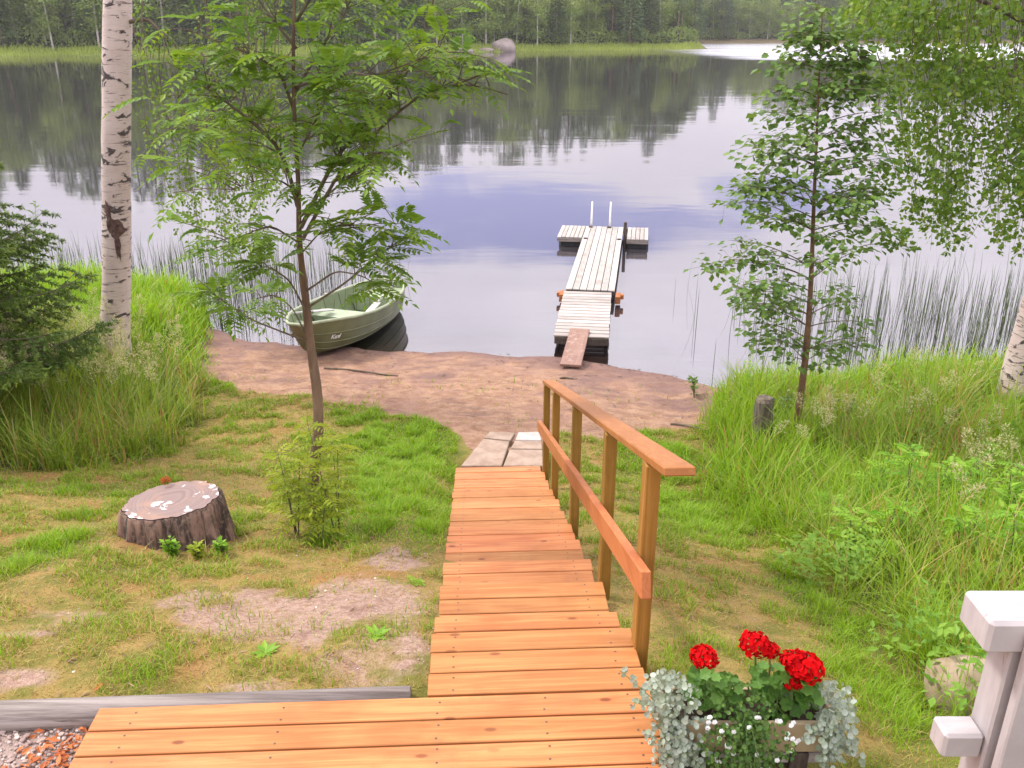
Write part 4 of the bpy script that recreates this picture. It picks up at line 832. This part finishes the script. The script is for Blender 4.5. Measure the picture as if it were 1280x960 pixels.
def sapling(label, base, stems, H, mt, group, name='rowan_sapling', Ls=(.16, .25), cat='sapling'):
    o = thing(name, label, cat, base, group=group); sm = MB(); lf = MB()
    for s_ in range(stems):
        a = random.uniform(0, 6.28); h = H*random.uniform(.7, 1.05); b0 = base+np.array((math.cos(a), math.sin(a), 0))*random.uniform(0, .05); tip = b0+np.array((math.cos(a)*.14*h, math.sin(a)*.14*h, h)); ln = bez(b0-np.array((0, 0, .03)), (b0+tip)/2+np.array((0, 0, .05)), tip, 8); sm.tube(ln, np.linspace(.006, .002, 8), 5)
        nl = int(h*24)+4
        for k in range(nl):
            f = .18+.82*(k+.5)/nl; p = ln[min(7, int(f*8))]*(1-(f*8 % 1))+ln[min(7, int(f*8)+1)]*(f*8 % 1) if f < .99 else ln[-1]; az_ = k*2.4+a; d_ = unit(np.array((math.cos(az_), math.sin(az_), random.uniform(.15, .8)))); w = compound(lf, p, d_, random.uniform(*Ls)*(1.1-.35*f), random.random(), 0, 6, random.uniform(.3, .75)); sm.tube(w[::3], .0012, 3, False)
    sm.build('stem', M['twig'], o); lf.build('leaves', mt, o)
gs = 'young rowan suckers around the rowan trunk'
for px, py, st_, H, lb in ((372, 668, 3, .78, 'yellow-green leafy rowan sucker on the stump side of the rowan trunk'), (424, 668, 3, .95, 'tallest yellow-green rowan sucker, on the stairs side of the rowan trunk'), (402, 680, 2, .45, 'short yellow-green rowan sucker in front of the rowan trunk')):
    sapling(lb, gp(px, py), st_, H, M['rowan_bright'], gs)
gs = 'young rowan plants in the green bank'
SAP = [(1085, 640, 2, .55), (1130, 655, 2, .6), (1105, 690, 3, .5), (1060, 705, 2, .45), (1170, 640, 2, .55), (1215, 655, 2, .6), (1255, 670, 3, .65), (1270, 720, 2, .5), (1200, 700, 2, .45), (1090, 720, 2, .4), (1040, 660, 2, .4), (1240, 620, 2, .5)]
for k, (px, py, st_, H) in enumerate(SAP):
    sapling('light green young rowan plant standing in the tall grass of the bank', gp(px, py), st_, H, M['rowan_green'], gs)
def hang(tree, br, lf, starts, leafL, mi=0, spread=.04, step=.027, wl=.8):
    for a, e, jit in starts:
        L = np.linalg.norm(e-a); n = max(4, int(L/.12)); mm = (a+e)/2+RNG.normal(0, .22, 3)*np.array((1, 1, .3))+np.array((0, 0, .12)); ln = bez(a, mm, e, n); br.tube(ln, np.linspace(.006, .0015, n), 4, False)
        k = int(L/step); u = RNG.random(k)**.75; idx = np.minimum((u*(n-1)).astype(int), n-2); fr_ = (u*(n-1)-idx)[:, None]; p = ln[idx]*(1-fr_)+ln[idx+1]*fr_
        th = RNG.uniform(0, 6.28, k); D = np.stack([np.cos(th)*.8, np.sin(th)*.8, RNG.normal(-.55, .4, k)], 1); cl_ = .35+1.3*np.abs(np.sin(u*L*3.1+random.uniform(0, 6)))**1.5; off = unit(D*np.array((1, 1, .6)))*(RNG.uniform(.0, spread*2.6, k)*cl_)[:, None]
        LL = RNG.uniform(*leafL, k); lf.leaves(p+off, D, RNG.normal(size=(k, 3))+np.array((0, 0, .8)), LL, LL*wl, .12, wide=.4)
# white birch on the left
def birch(label, tr, rads, limbs, hangs, leafL, scar=None, fill=()):
    o = thing('birch_tree', label, 'tree', tr[0]+np.array((0, 0, .1))); m_ = len(tr); mb = MB(); mb.tube(tr, rads, 18, wob=.02); mb.build('trunk', M['birch_bark'], o, smooth=True)
    br = MB(); lf = MB()
    for pts, r in limbs: br.tube(poly(pts, 14), np.linspace(r, r*.25, 14), 7)
    hang(o, br, lf, hangs, leafL)
    for c, rad, n in fill:
        p = np.array(c)+unit(RNG.normal(size=(n, 3)))*(RNG.random((n, 1))**.4)*np.array(rad); LL = RNG.uniform(*leafL, n); lf.leaves(p, RNG.normal(size=(n, 3))-np.array((0, 0, .5)), RNG.normal(size=(n, 3))+np.array((0, 0, 1)), LL, LL*.72, .12, wide=.4)
    br.build('branches', M['twig'], o); lf.build('crown', M['birch_leaf'], o); return o
b0 = gp(143, 447); Yb = b0[1]
tr = poly([b0-np.array((0, 0, .1)), at(143, 420, Yb), at(145, 380, Yb), at(146, 300, Yb), at(145, 200, Yb), at(146, 100, Yb), at(147, 0, Yb), at(150, -200, Yb), at(155, -500, Yb)], 40)
lim = [([at(150, 30, Yb), at(185, 22, Yb-.1), at(205, 45, Yb-.2), at(212, 70, Yb-.25)], .03), ([at(150, -150, Yb), at(240, -190, Yb-.5), at(360, -150, Yb-.8)], .05), ([at(150, -90, Yb), at(220, -110, Yb+.4), at(330, -80, Yb+.6)], .04), ([at(150, -260, Yb), at(20, -320, Yb+.3), at(-120, -260, Yb+.4)], .05)]
hg = []
for k in range(52):
    px = random.uniform(192, 352); by = np.interp(px, [190, 215, 240, 270, 300, 335, 352], [255, 270, 325, 335, 325, 290, 235]); hg.append((at(px+random.uniform(-70, 40), random.uniform(-100, 160), Yb+random.uniform(-.8, .6)), at(px, by-abs(random.gauss(0, 60)), Yb+random.uniform(-.9, .5)), 0))
for k in range(5): hg.append((at(205, 40, Yb-.2), at(random.uniform(185, 225), random.uniform(70, 140), Yb-.25), 0))
bt = birch('white-barked birch trunk with dark scars, at the water side of the tall grass', tr, np.interp(np.linspace(0, 1, 40), [0, .04, .1, .5, 1], [.25, .21, .19, .175, .12]), lim, hg, (.042, .062))
sc_ = MB(); ctr = at(143, 287, Yb-.19)
for (dx, dz, w, h_) in ((0, 0, .10, .15), (-.05, .19, .04, .20), (.005, -.22, .04, .18), (.075, -.01, .055, .07), (-.09, .03, .05, .10)):
    a = np.linspace(0, 2*math.pi, 15)[:-1]; rr = 1+.25*RNG.uniform(-1, 1, 14); xx = dx+np.cos(a)*w*rr; zz = dz+np.sin(a)*h_*rr; yy = .186-np.sqrt(np.maximum(.186**2-xx**2, .001))-.004
    c_ = np.array([[dx, .186-math.sqrt(max(.186**2-dx**2, .001))-.022, dz]]); sc_.add(ctr+np.concatenate([c_, np.stack([xx, yy, zz], 1)]), [np.array([[0, q+1, (q+1) % 14+1] for q in range(14)])], .5)
sc_.build('bark_scar', noise_mat('scar_bark', (.045, .022, .02), (.14, .08, .07), 14, .9, (.42, .35, .33), .6, .02), bt)
# big birch on the right edge
b1 = gp(1268, 512); Yr = b1[1]
tr = poly([b1-np.array((0, 0, .1)), at(1275, 470, Yr), at(1290, 420, Yr), at(1312, 340, Yr+.05), at(1330, 250, Yr+.1), at(1340, 100, Yr+.1), at(1345, -150, Yr+.1), at(1345, -450, Yr)], 40)
lim = [([at(1338, 60, Yr), at(1230, 0, Yr-.6), at(1120, -30, Yr-1.0), at(1070, -10, Yr-1.1)], .035), ([at(1338, 130, Yr), at(1280, 100, Yr-.3), at(1215, 75, Yr-.6), at(1160, 100, Yr-.8)], .02), ([at(1340, -60, Yr), at(1220, -120, Yr-.2), at(1080, -140, Yr-.4)], .04), ([at(1335, 180, Yr), at(1270, 130, Yr+.4), at(1180, 60, Yr+.7)], .025), ([at(1342, -150, Yr), at(1420, -220, Yr+.3), at(1520, -180, Yr+.4)], .04)]
hg = []
for k in range(105):
    px = random.uniform(1062, 1345); by = np.interp(px, [1060, 1085, 1110, 1140, 1180, 1215, 1240, 1280, 1345], [70, 135, 175, 290, 335, 345, 320, 340, 330]); top = random.uniform(-150, 170)
    e = by-abs(random.gauss(0, 85)); Yq = Yr+random.uniform(-1.6, .7)
    if e > top+40: hg.append((at(px+random.uniform(-50, 90), top, Yq+.1), at(px, e, Yq), 0))
fl = [(at(px, py, Yr+random.uniform(-1.2, .4)), (.35, .4, .2), 120) for px, py in [(random.uniform(1075, 1330), random.uniform(-60, 125)) for _ in range(38)]]
fl += [(at(px, py, Yr+random.uniform(-1.2, .2)), (.16, .2, .13), 44) for px, py in [(random.uniform(1110, 1330), random.uniform(130, 300)) for _ in range(34)]]
birch('large birch with drooping leafy branches at the right edge of the photo', tr, np.interp(np.linspace(0, 1, 40), [0, .05, .12, .6, 1], [.30, .24, .22, .17, .11]), lim, hg, (.05, .078), fill=fl)
def alder():
    b = gp(991, 552); Ya = b[1]; o = thing('alder_tree', 'young alder with rounded leaves standing before the lake on the grassy bank', 'tree', b)
    tr = poly([b-np.array((0, 0, .08)), at(1000, 500, Ya), at(1008, 440, Ya+.03), at(1014, 350, Ya+.05), at(1017, 260, Ya+.05), at(1021, 170, Ya+.05), at(1024, 90, Ya+.03), at(1028, 15, Ya)], 36)
    mb = MB(); mb.tube(tr, np.interp(np.linspace(0, 1, 36), [0, .1, .5, 1], [.050, .042, .023, .004]), 9, wob=.06); mb.build('trunk', M['alder_bark'], o, smooth=True); br = MB(); lf = MB()
    prof_y = [15, 60, 100, 150, 200, 260, 310, 360, 400, 440, 470]; prof_w = [12, 38, 62, 70, 88, 108, 122, 142, 110, 78, 30]; ppm = FPX/(Ya*math.cos(PITCH)+(CAMH-2)*math.sin(PITCH))
    for k in range(120):
        py = random.uniform(22, 462) if k > 8 else 20+k*8; i = int(np.argmin(np.abs(tr[:, 2]-at(1010, py, Ya)[2]))); p = tr[i]; w = np.interp(py, prof_y, prof_w)/ppm*random.uniform(.7, 1.05)
        a = random.uniform(0, 6.28) if k % 3 else random.choice((0, math.pi))+random.gauss(0, .35); d = np.array((math.cos(a), math.sin(a), 0)); e = p+d*w+np.array((0, 0, w*random.uniform(.05, .30))); ln = bez(p, p+d*w*.55+np.array((0, 0, w*.28)), e, 8); br.tube(ln, np.linspace(.0075 if w > .6 else .005, .0015, 8), 5, False)
        n = int(w*42)+9; u = .2+.8*RNG.random(n)**.8; ii = np.minimum((u*7).astype(int), 6); f = (u*7-ii)[:, None]; q = ln[ii]*(1-f)+ln[ii+1]*f; sp_ = RNG.normal(0, .085, (n, 3))*np.array((1, 1, .55))
        D = unit(sp_+d*.05+RNG.normal(0, .05, (n, 3)))*np.array((1, 1, .5))-np.array((0, 0, .35)); LL = RNG.uniform(.065, .10, n); lf.leaves(q+sp_, D, np.stack([RNG.normal(0, .5, n), RNG.normal(0, .5, n), 1+0*u], 1), LL, LL*.82, .12, wide=.5)
        for j in range(0, n, 3): br.tube([q[j], q[j]+sp_[j]], .0014, 3, False)
    br.build('branches', M['twig'], o); lf.build('crown', M['alder_leaf'], o)
alder()
def spruce():
    b = gp(8, 470); b = np.array((b[0]-.55, b[1]-.7, 0)); b[2] = float(G(b[0], b[1])); o = thing('spruce_tree', 'dark green spruce reaching in at the left edge of the photo', 'tree', b); Hh = 4.6
    mb = MB(); mb.tube([b-np.array((0, 0, .1)), b+np.array((.02, 0, Hh*.5)), b+np.array((0, 0, Hh))], [.09, .055, .01], 9); mb.build('trunk', M['dark_wood'], o); br = MB(); lf = MB(); PP = []; DD = []; NN = []; RR = []
    for k in range(330):
        z = Hh*.97*random.random()**1.25+.1; R = 1.8*(1-z/Hh)**.85+.1; R *= random.uniform(.75, 1.1); a = random.uniform(0, 6.28); d = np.array((math.cos(a), math.sin(a), 0)); p = b+np.array((0, 0, z)); e = p+d*R+np.array((0, 0, -R*random.uniform(.05, .3))); ln = bez(p, p+d*R*.6+np.array((0, 0, -R*.28)), e+np.array((0, 0, R*.12)), 12); br.tube(ln, np.linspace(.014, .003, 12), 4, False); sd_ = np.cross(d, (0, 0, 1)); tone = random.random()*.7
        for q in range(3, 12):
            for s_ in (-1, 1):
                tl = R*.34*(1-(q-3)/11)+.05; tip = ln[q]+(d*.75+sd_*s_)*tl*.75-np.array((0, 0, tl*random.uniform(.1, .35))); br.tube([ln[q], tip], .002, 3, False); n = int(tl*190)+10; u = RNG.random(n); PP.append(ln[q]+(tip-ln[q])*u[:, None]); dv = unit(tip-ln[q]); DD.append(dv*.8+RNG.normal(0, .55, (n, 3))); NN.append(RNG.normal(0, .5, (n, 3))+np.array((0, 0, 1))); RR.append(np.clip(tone*.5+.55*u**2+RNG.normal(0, .1, n), 0, 1))
    lf.leaves(np.concatenate(PP), np.concatenate(DD), np.concatenate(NN), .055, .016, .1, np.concatenate(RR)); br.build('branches', M['twig'], o); lf.build('crown', M['spruce'], o)
spruce()
def shrub(name, label, cat, base, H, stems, nl, LL, mt, wl=.55, lean=(0, 0), group=None):
    o = thing(name, label, cat, base, group=group); sm = MB(); lf = MB()
    for k in range(stems):
        a = random.uniform(0, 6.28); h = H*random.uniform(.6, 1.05); tip = base+np.array((math.cos(a)*.3*h+lean[0], math.sin(a)*.3*h+lean[1], h)); ln = bez(base-np.array((0, 0, .03)), (base+tip)/2+np.array((0, 0, .1*h)), tip, 8); sm.tube(ln, np.linspace(.007, .0018, 8), 5, False); u = .2+.8*RNG.random(nl); ii = np.minimum((u*7).astype(int), 6); f = (u*7-ii)[:, None]; q = ln[ii]*(1-f)+ln[ii+1]*f; th = RNG.uniform(0, 6.28, nl); D = np.stack([np.cos(th), np.sin(th), RNG.uniform(-.1, .8, nl)], 1); l2 = RNG.uniform(*LL, nl); lf.leaves(q+unit(D)*.01, D, np.stack([RNG.normal(0, .4, nl), RNG.normal(0, .4, nl), 1+0*u], 1), l2, l2*wl, .12)
    sm.build('stem', M['twig'], o); lf.build('leaves', mt, o)
shrub('willow_sapling', 'thin leafy willow shoots sticking up against the water between the spruce and white birch', 'sapling', gp(48, 432), 1.9, 6, 60, (.05, .08), M['alder_leaf'])
shrub('leafy_shoot', 'small broad-leaved shoot on the sand at the right end of the beach', 'plant', gp(868, 497), .32, 4, 14, (.06, .09), M['alder_leaf'], .5)
shrub('leafy_shoot', 'leafy shoot growing beside the foot of the alder on its lake side', 'plant', gp(1050, 540), .55, 4, 20, (.06, .09), M['alder_leaf'], .6)
shrub('leafy_shoot', 'leafy shoot growing between the old mooring post and the alder trunk', 'plant', gp(968, 535), .55, 4, 22, (.06, .09), M['alder_leaf'], .6)
shrub('bank_bush', 'bright green broad-leaved bush low at the right edge above the railing', 'bush', gp(1262, 690), .5, 9, 22, (.07, .11), M['rowan_green'], .6)
shrub('bank_bush', 'green broad-leaved bush in the bank below the large birch', 'bush', gp(1185, 560), .45, 8, 20, (.06, .09), M['tall_herb'] if 'tall_herb' in M else M['rowan_leaf'], .5)
for px, py, lb in ((216, 694, 'low green weed at the middle of the stump base'), (247, 699, 'low light green weed in front of the stump, between its neighbours'), (279, 692, 'low green weed by the stump base on the side of the stairs')):
    shrub('low_weed', lb, 'plant', gp(px, py), .11, 12, 9, (.03, .05), M['rowan_bright'] if px == 247 else M['rowan_green'], .7, group='weeds at the stump base')
# old mooring post by the beach
pp = gp(950, 562); po = thing('mooring_post', 'short rotten grey mooring post in the grass beside the beach', 'post', pp); mb = MB(); mb.tube([pp-np.array((0, 0, .1)), pp+np.array((-.005, 0, .3)), pp+np.array((-.01, 0, .62)), pp+np.array((-.01, 0, .66))], [.115, .11, .105, .085], 14, wob=.07); mb.build('shaft', noise_mat('rotten_wood', (.07, .055, .045), (.2, .165, .13), 7, .95, (.13, .16, .05), .9, .02, (3, 3, .6)), po)
# rosettes of plantain in the bare soil
for px, py, lb in ((331, 818, 'small plantain rosette in the bare pink soil in front of the stump'), (470, 797, 'plantain rosette flattened on the soil next to the stairs'), (520, 730, 'little plantain rosette at the edge of the stairs below the rowan')):
    c = gp(px, py); n = 9; th = np.arange(n)*2.4; D = np.stack([np.cos(th), np.sin(th), .25+.1*np.sin(th*3)], 1); mb = MB(); L2 = RNG.uniform(.05, .09, n); mb.leaves(np.repeat(c[None], n, 0)+np.array((0, 0, .004)), D, np.tile((0, 0, 1.), (n, 1)), L2, L2*.42, .12); tag(mb.build('plantain', M['rowan_green'], loc=c), lb, 'weed', 'plantains in the bare soil')

# ------------------------------------------------------------------ gravel, litter, beach debris
bm = bmesh.new(); bmesh.ops.create_icosphere(bm, subdivisions=1, radius=1); iv = np.array([q.co[:] for q in bm.verts]); fi = np.array([[w.index for w in q.verts] for q in bm.faces]); bm.free()
def pebbles(name, label, P, r0, r1, mt, cat='gravel'):
    n = len(P); R = RNG.uniform(r0, r1, (n, 1, 1))*np.exp(RNG.normal(0, .22, (n, 1, 3)))*np.array((1, 1, .7)); v = iv[None]*R*(1+RNG.normal(0, .1, (n, 12, 1))); a = RNG.uniform(0, 6.28, n); ca, sa2 = np.cos(a)[:, None], np.sin(a)[:, None]
    v = np.stack([v[..., 0]*ca-v[..., 1]*sa2, v[..., 0]*sa2+v[..., 1]*ca, v[..., 2]], -1)+P[:, None]; mb = MB(); mb.add(v.reshape(-1, 3), [(np.arange(n)[:, None, None]*12+fi[None]).reshape(-1, 3)], np.repeat(RNG.random(n), 12)); tag(mb.build(name, mt, smooth=False), label, cat, kind='stuff')
x, y = scatter(11000, -4.2, -1.72, 1.6, 2.86); pebbles('gravel', 'pale pinkish gravel between the log edging and the walkway', np.stack([x, y, G(x, y)+RNG.uniform(0, .012, len(x))], 1), .005, .0115, M['pebble'])
def litter(name, label, P, L0, L1, w, mt, flat=.25, cat='litter'):
    n = len(P); th = RNG.uniform(0, 6.28, n); D = np.stack([np.cos(th), np.sin(th), RNG.normal(0, flat, n)], 1); l2 = RNG.uniform(L0, L1, n); mb = MB(); mb.leaves(P, D, np.stack([RNG.normal(0, flat, n), RNG.normal(0, flat, n), 1+0*th], 1), l2, l2*w, .25); tag(mb.build(name, mt), label, cat, kind='stuff')
x, y = scatter(5000, -3.6, 2.1, 3, 8.5); k = RNG.random(5000) < .9*zones(x, y)[1]+.04; x, y = x[k], y[k]; k = ~inside_stairs(x, y); x, y = x[k], y[k]; pebbles('small_stones', 'small stones and crumbs of soil on the bare patches left of the stairs', np.stack([x, y, G(x, y)+.001], 1), .002, .0075, M['pebble'], 'stones')
c = s2w(-1.93, -.66, 2.295); P = c+RNG.normal(0, 1, (260, 3))*np.array((.10, .16, .006)); litter('fallen_leaves', 'rust-coloured fallen leaves and bark on the gravel by the walkway corner', P, .015, .06, .45, M['rust_leaf'], .35)
x, y = scatter(4500, -5.4, 3.2, 9, 14.2); ds = shore(x)-y; k = RNG.random(4500) < np.where((ds > .0) & (ds < .45), .9*(.25+1.2*ss(fbm(x*1.3, y*2, 181), .4, .6)), .07+.15*ss(fbm(x*.9, y*2.2, 191), .5, .65))*zones(x, y)[0]; x, y = x[k], y[k]
litter('driftwood_bits', 'dark bits of bark and reed washed up along the beach', np.stack([x, y, G(x, y)+.006], 1), .02, .11, .16, M['debris'], .12)
x, y = scatter(3200, -3.6, 2.1, 3, 9); k = RNG.random(3200) < .6*(1-zones(x, y)[0]); x, y = x[k], y[k]; k = ~inside_stairs(x, y); x, y = x[k], y[k]
litter('dry_twigs', 'brown twigs and dead leaves scattered over the lawn', np.stack([x, y, G(x, y)+.008], 1), .015, .07, .16, M['debris2'], .15)
for k, (p, q, lb) in enumerate(((( 405, 461), (498, 470), 'long dark stick lying on the sand in front of the boat'), ((838, 531), (885, 538), 'pale stick lying on the sand where the beach meets the lawn'), ((700, 474), (722, 474), 'short dark stick on the sand by the brown plank'))):
    a, b_ = gp(*p), gp(*q); mb = MB(); mb.tube(np.stack([a+(b_-a)*u+np.array((0, .03*math.sin(u*5), .012)) for u in np.linspace(0, 1, 7)]), .014, 6, wob=.2); tag(mb.build('stick', M['twig'], loc=a), lb, 'stick')
# ------------------------------------------------------------------ far shore
def far_tree(kind, H, seed):
    r = np.random.default_rng(seed); tk = MB(); cr = MB()
    if kind == 'spruce':
        tk.tube([(0, 0, -.5), (0, 0, H)], [.22, .03], 6); n = 1500; h = r.random(n)**.75; z = H*(.06+.94*(1-h)); R = (1-z/H)**.85*H*.14+.15; lay = .75+.25*np.sin(z*5.5); th = r.uniform(0, 6.28, n); rr = R*lay*np.sqrt(r.uniform(.1, 1, n)); P = np.stack([np.cos(th)*rr, np.sin(th)*rr, z], 1); D = np.stack([np.cos(th), np.sin(th), r.normal(-.45, .25, n)], 1); cr.leaves(P, D, r.normal(0, .4, (n, 3))+np.array((0, 0, 1)), r.uniform(.4, 1.0, n), r.uniform(.2, .4, n), .1, r.random(n))
    elif kind == 'birch':
        lean = r.normal(0, .03, 2)*H; tk.tube([(0, 0, -.5), (lean[0]*.4, lean[1]*.4, H*.5), (lean[0], lean[1], H*.95)], [.17, .12, .02], 6); n = 2000; cs = np.stack([r.normal(0, H*.075, 26), r.normal(0, H*.075, 26), H*(.20+.76*r.random(26))], 1); cs[:, :2] = cs[:, :2]*np.sin(np.clip((cs[:, 2]/H-.22)/.8, 0, 1)*math.pi)[:, None]**.6*1.25+lean*(cs[:, 2:]/H); w = r.integers(0, 26, n); P = cs[w]+r.normal(0, 1, (n, 3))*np.array((.75, .75, .8)); cr.leaves(P, r.normal(size=(n, 3))-np.array((0, 0, .6)), r.normal(size=(n, 3))+np.array((0, 0, .5)), r.uniform(.25, .6, n), r.uniform(.2, .4, n), .1, np.clip(w/26*.6+r.random(n)*.4, 0, 1))
    else:
        tk.tube([(0, 0, -.5), (0, 0, H*.97)], [.2, .07], 6); n = 1300; cs = np.stack([r.normal(0, H*.07, 20), r.normal(0, H*.07, 20), H*(.52+.46*r.random(20))], 1); w = r.integers(0, 20, n); P = cs[w]+r.normal(0, 1, (n, 3))*np.array((.75, .75, .4)); cr.leaves(P, r.normal(size=(n, 3)), r.normal(size=(n, 3))+np.array((0, 0, .8)), r.uniform(.3, .65, n), r.uniform(.2, .35, n), .1, r.random(n))
    return tk, cr
INFO = dict(spruce=('far_spruce_tree', 'dark pointed spruce in the forest along the far shore', 'far_trunk', 'far_spruce'), birch=('far_birch_tree', 'pale green birch with a thin white trunk in the far shore forest', 'far_white', 'far_birch'), pine=('far_pine_tree', 'tall bare-stemmed pine in the forest along the far shore', 'far_trunk', 'far_pine'))
protos = {}
for kd, n, H in (('spruce', 4, 22), ('birch', 4, 18), ('pine', 2, 22)):
    for q in range(n):
        nm, lb, tm_, cm = INFO[kd]; o = thing(nm, lb, 'tree', (0, 0, 0), group='%s trees of the far shore' % kd); del o['_w']; tk, cr = far_tree(kd, H, 50+q+len(kd)*7); tk.build('trunk', M[tm_], o); cr.build('crown', M[cm], o); protos.setdefault(kd, []).append(o)
used = set()
def place_far(kd, x, y, s_):
    src = random.choice(protos[kd]); o = src if src.name not in used else copy_tree(src); used.add(src.name)
    o.location = (x, y, float(G(x, y))); o.rotation_euler = (0, 0, random.uniform(0, 6.28)); o.scale = (s_*random.uniform(1.4, 1.9), s_*random.uniform(1.4, 1.9), s_)
for row, (off, n, mixw, sc0) in enumerate(((9, 100, (.24, .66, .10), .86), (17, 90, (.52, .33, .15), 1.04), (28, 90, (.70, .12, .18), 1.16), (38, 70, (.7, .15, .15), 1.16))):
    for k in range(n):
        u = (k+random.uniform(.1, .9))/n; x = -150+u*400; kd = random.choices(('spruce', 'birch', 'pine'), mixw)[0]
        fs = float(far_shore(x)); place_far(kd, x, fs+off+random.uniform(-3.5, 3.5)+(4 if 44 < x < 82 else 0), sc0*random.uniform(.78, 1.2)*(1.1 if x < -20 else .95))
x = RNG.uniform(-170, 62, 17000); y = far_shore(x)+RNG.uniform(-1.5, 6.5, len(x)); mb = MB(); P = np.stack([x, y, np.maximum(G(x, y), -.1)], 1); mb.blades(P, RNG.uniform(.5, 1.25, len(x)), RNG.uniform(.05, .14, len(x)), RNG.uniform(.1, .5, len(x)), RNG.uniform(0, 6.28, len(x)), RNG.random(len(x)), 2)
tag(mb.build('shore_sedge', M['far_grass']), 'pale green strip of sedge along the far shore', 'grass', kind='stuff')
n = 26000; x = RNG.uniform(-165, 262, n); y = far_shore(x)+RNG.uniform(6, 14, n); hh = (1.6+4.5*fbm(x*.16, x*0, 131))*RNG.random(n)**.8; mb = MB(); mb.leaves(np.stack([x, y, G(x, y)+hh], 1), RNG.normal(size=(n, 3)), RNG.normal(size=(n, 3))+np.array((0, 0, .5)), RNG.uniform(.4, .85, n), RNG.uniform(.3, .6, n), .1, np.clip(fbm(x*.25, x*0+5, 141)+RNG.normal(0, .15, n), 0, 1))
n = 24000; x2 = RNG.uniform(-170, 270, n); y2 = far_shore(x2)+RNG.uniform(26, 60, n); h2 = (11+9*fbm(x2*.12, x2*0+2, 161))*RNG.random(n)**.7; mw = MB(); mw.leaves(np.stack([x2, y2, G(x2, y2)+h2], 1), RNG.normal(size=(n, 3)), RNG.normal(size=(n, 3)), RNG.uniform(.9, 1.9, n), RNG.uniform(.6, 1.2, n), .1, np.clip(fbm(x2*.2, x2*0+5, 171)+RNG.normal(0, .2, n), 0, 1))
tag(mw.build('deep_woods', M['far_pine']), 'dense green woods closing the view behind the far shore trees', 'woods', kind='stuff')
tag(mb.build('undergrowth', M['far_birch']), 'bushy undergrowth at the foot of the far forest', 'undergrowth', kind='stuff')
c = atz(630, 64, 0); c[1] = float(far_shore(c[0]))+1.0; tag(boulder('shore_boulder', (c[0], c[1], .9), (3.3, 2.4, 2.3), M['far_rock'], 3), 'big rounded boulder on the far shore', 'boulder')
for k, (px, r_, lb) in enumerate(((608, 1.5, 'low flat rock touching the big boulder on the far shore'), (580, 1.9, 'low flat rock farthest from the big boulder on the far shore'))):
    c = atz(px, 65, 0); c[1] = float(far_shore(c[0]))+.3; tag(boulder('shore_rock', (c[0], c[1], .3), (r_*1.5, 1.3, .75), M['far_rock'], 8+k), lb, 'rock', 'low rocks on the far shore')

# ------------------------------------------------------------------ thin air between here and the far forest
m = bpy.data.materials.new('haze_air'); m.use_nodes = True; t = m.node_tree; t.nodes.clear()
pv = t.nodes.new('ShaderNodeVolumePrincipled'); pv.inputs['Color'].default_value = (.93, .92, .95, 1); pv.inputs['Density'].default_value = .00022; pv.inputs['Anisotropy'].default_value = .2
ou = t.nodes.new('ShaderNodeOutputMaterial'); t.links.new(pv.outputs[0], ou.inputs['Volume'])
bm = bmesh.new(); bmesh.ops.create_cube(bm, size=1); me = bpy.data.meshes.new('haze'); bm.to_mesh(me); bm.free(); me.materials.append(m)
hz = bpy.data.objects.new('haze', me); C.objects.link(hz); hz.scale = (1420, 980, 90); hz.location = (0, 420, 41); hz['kind'] = 'stuff'
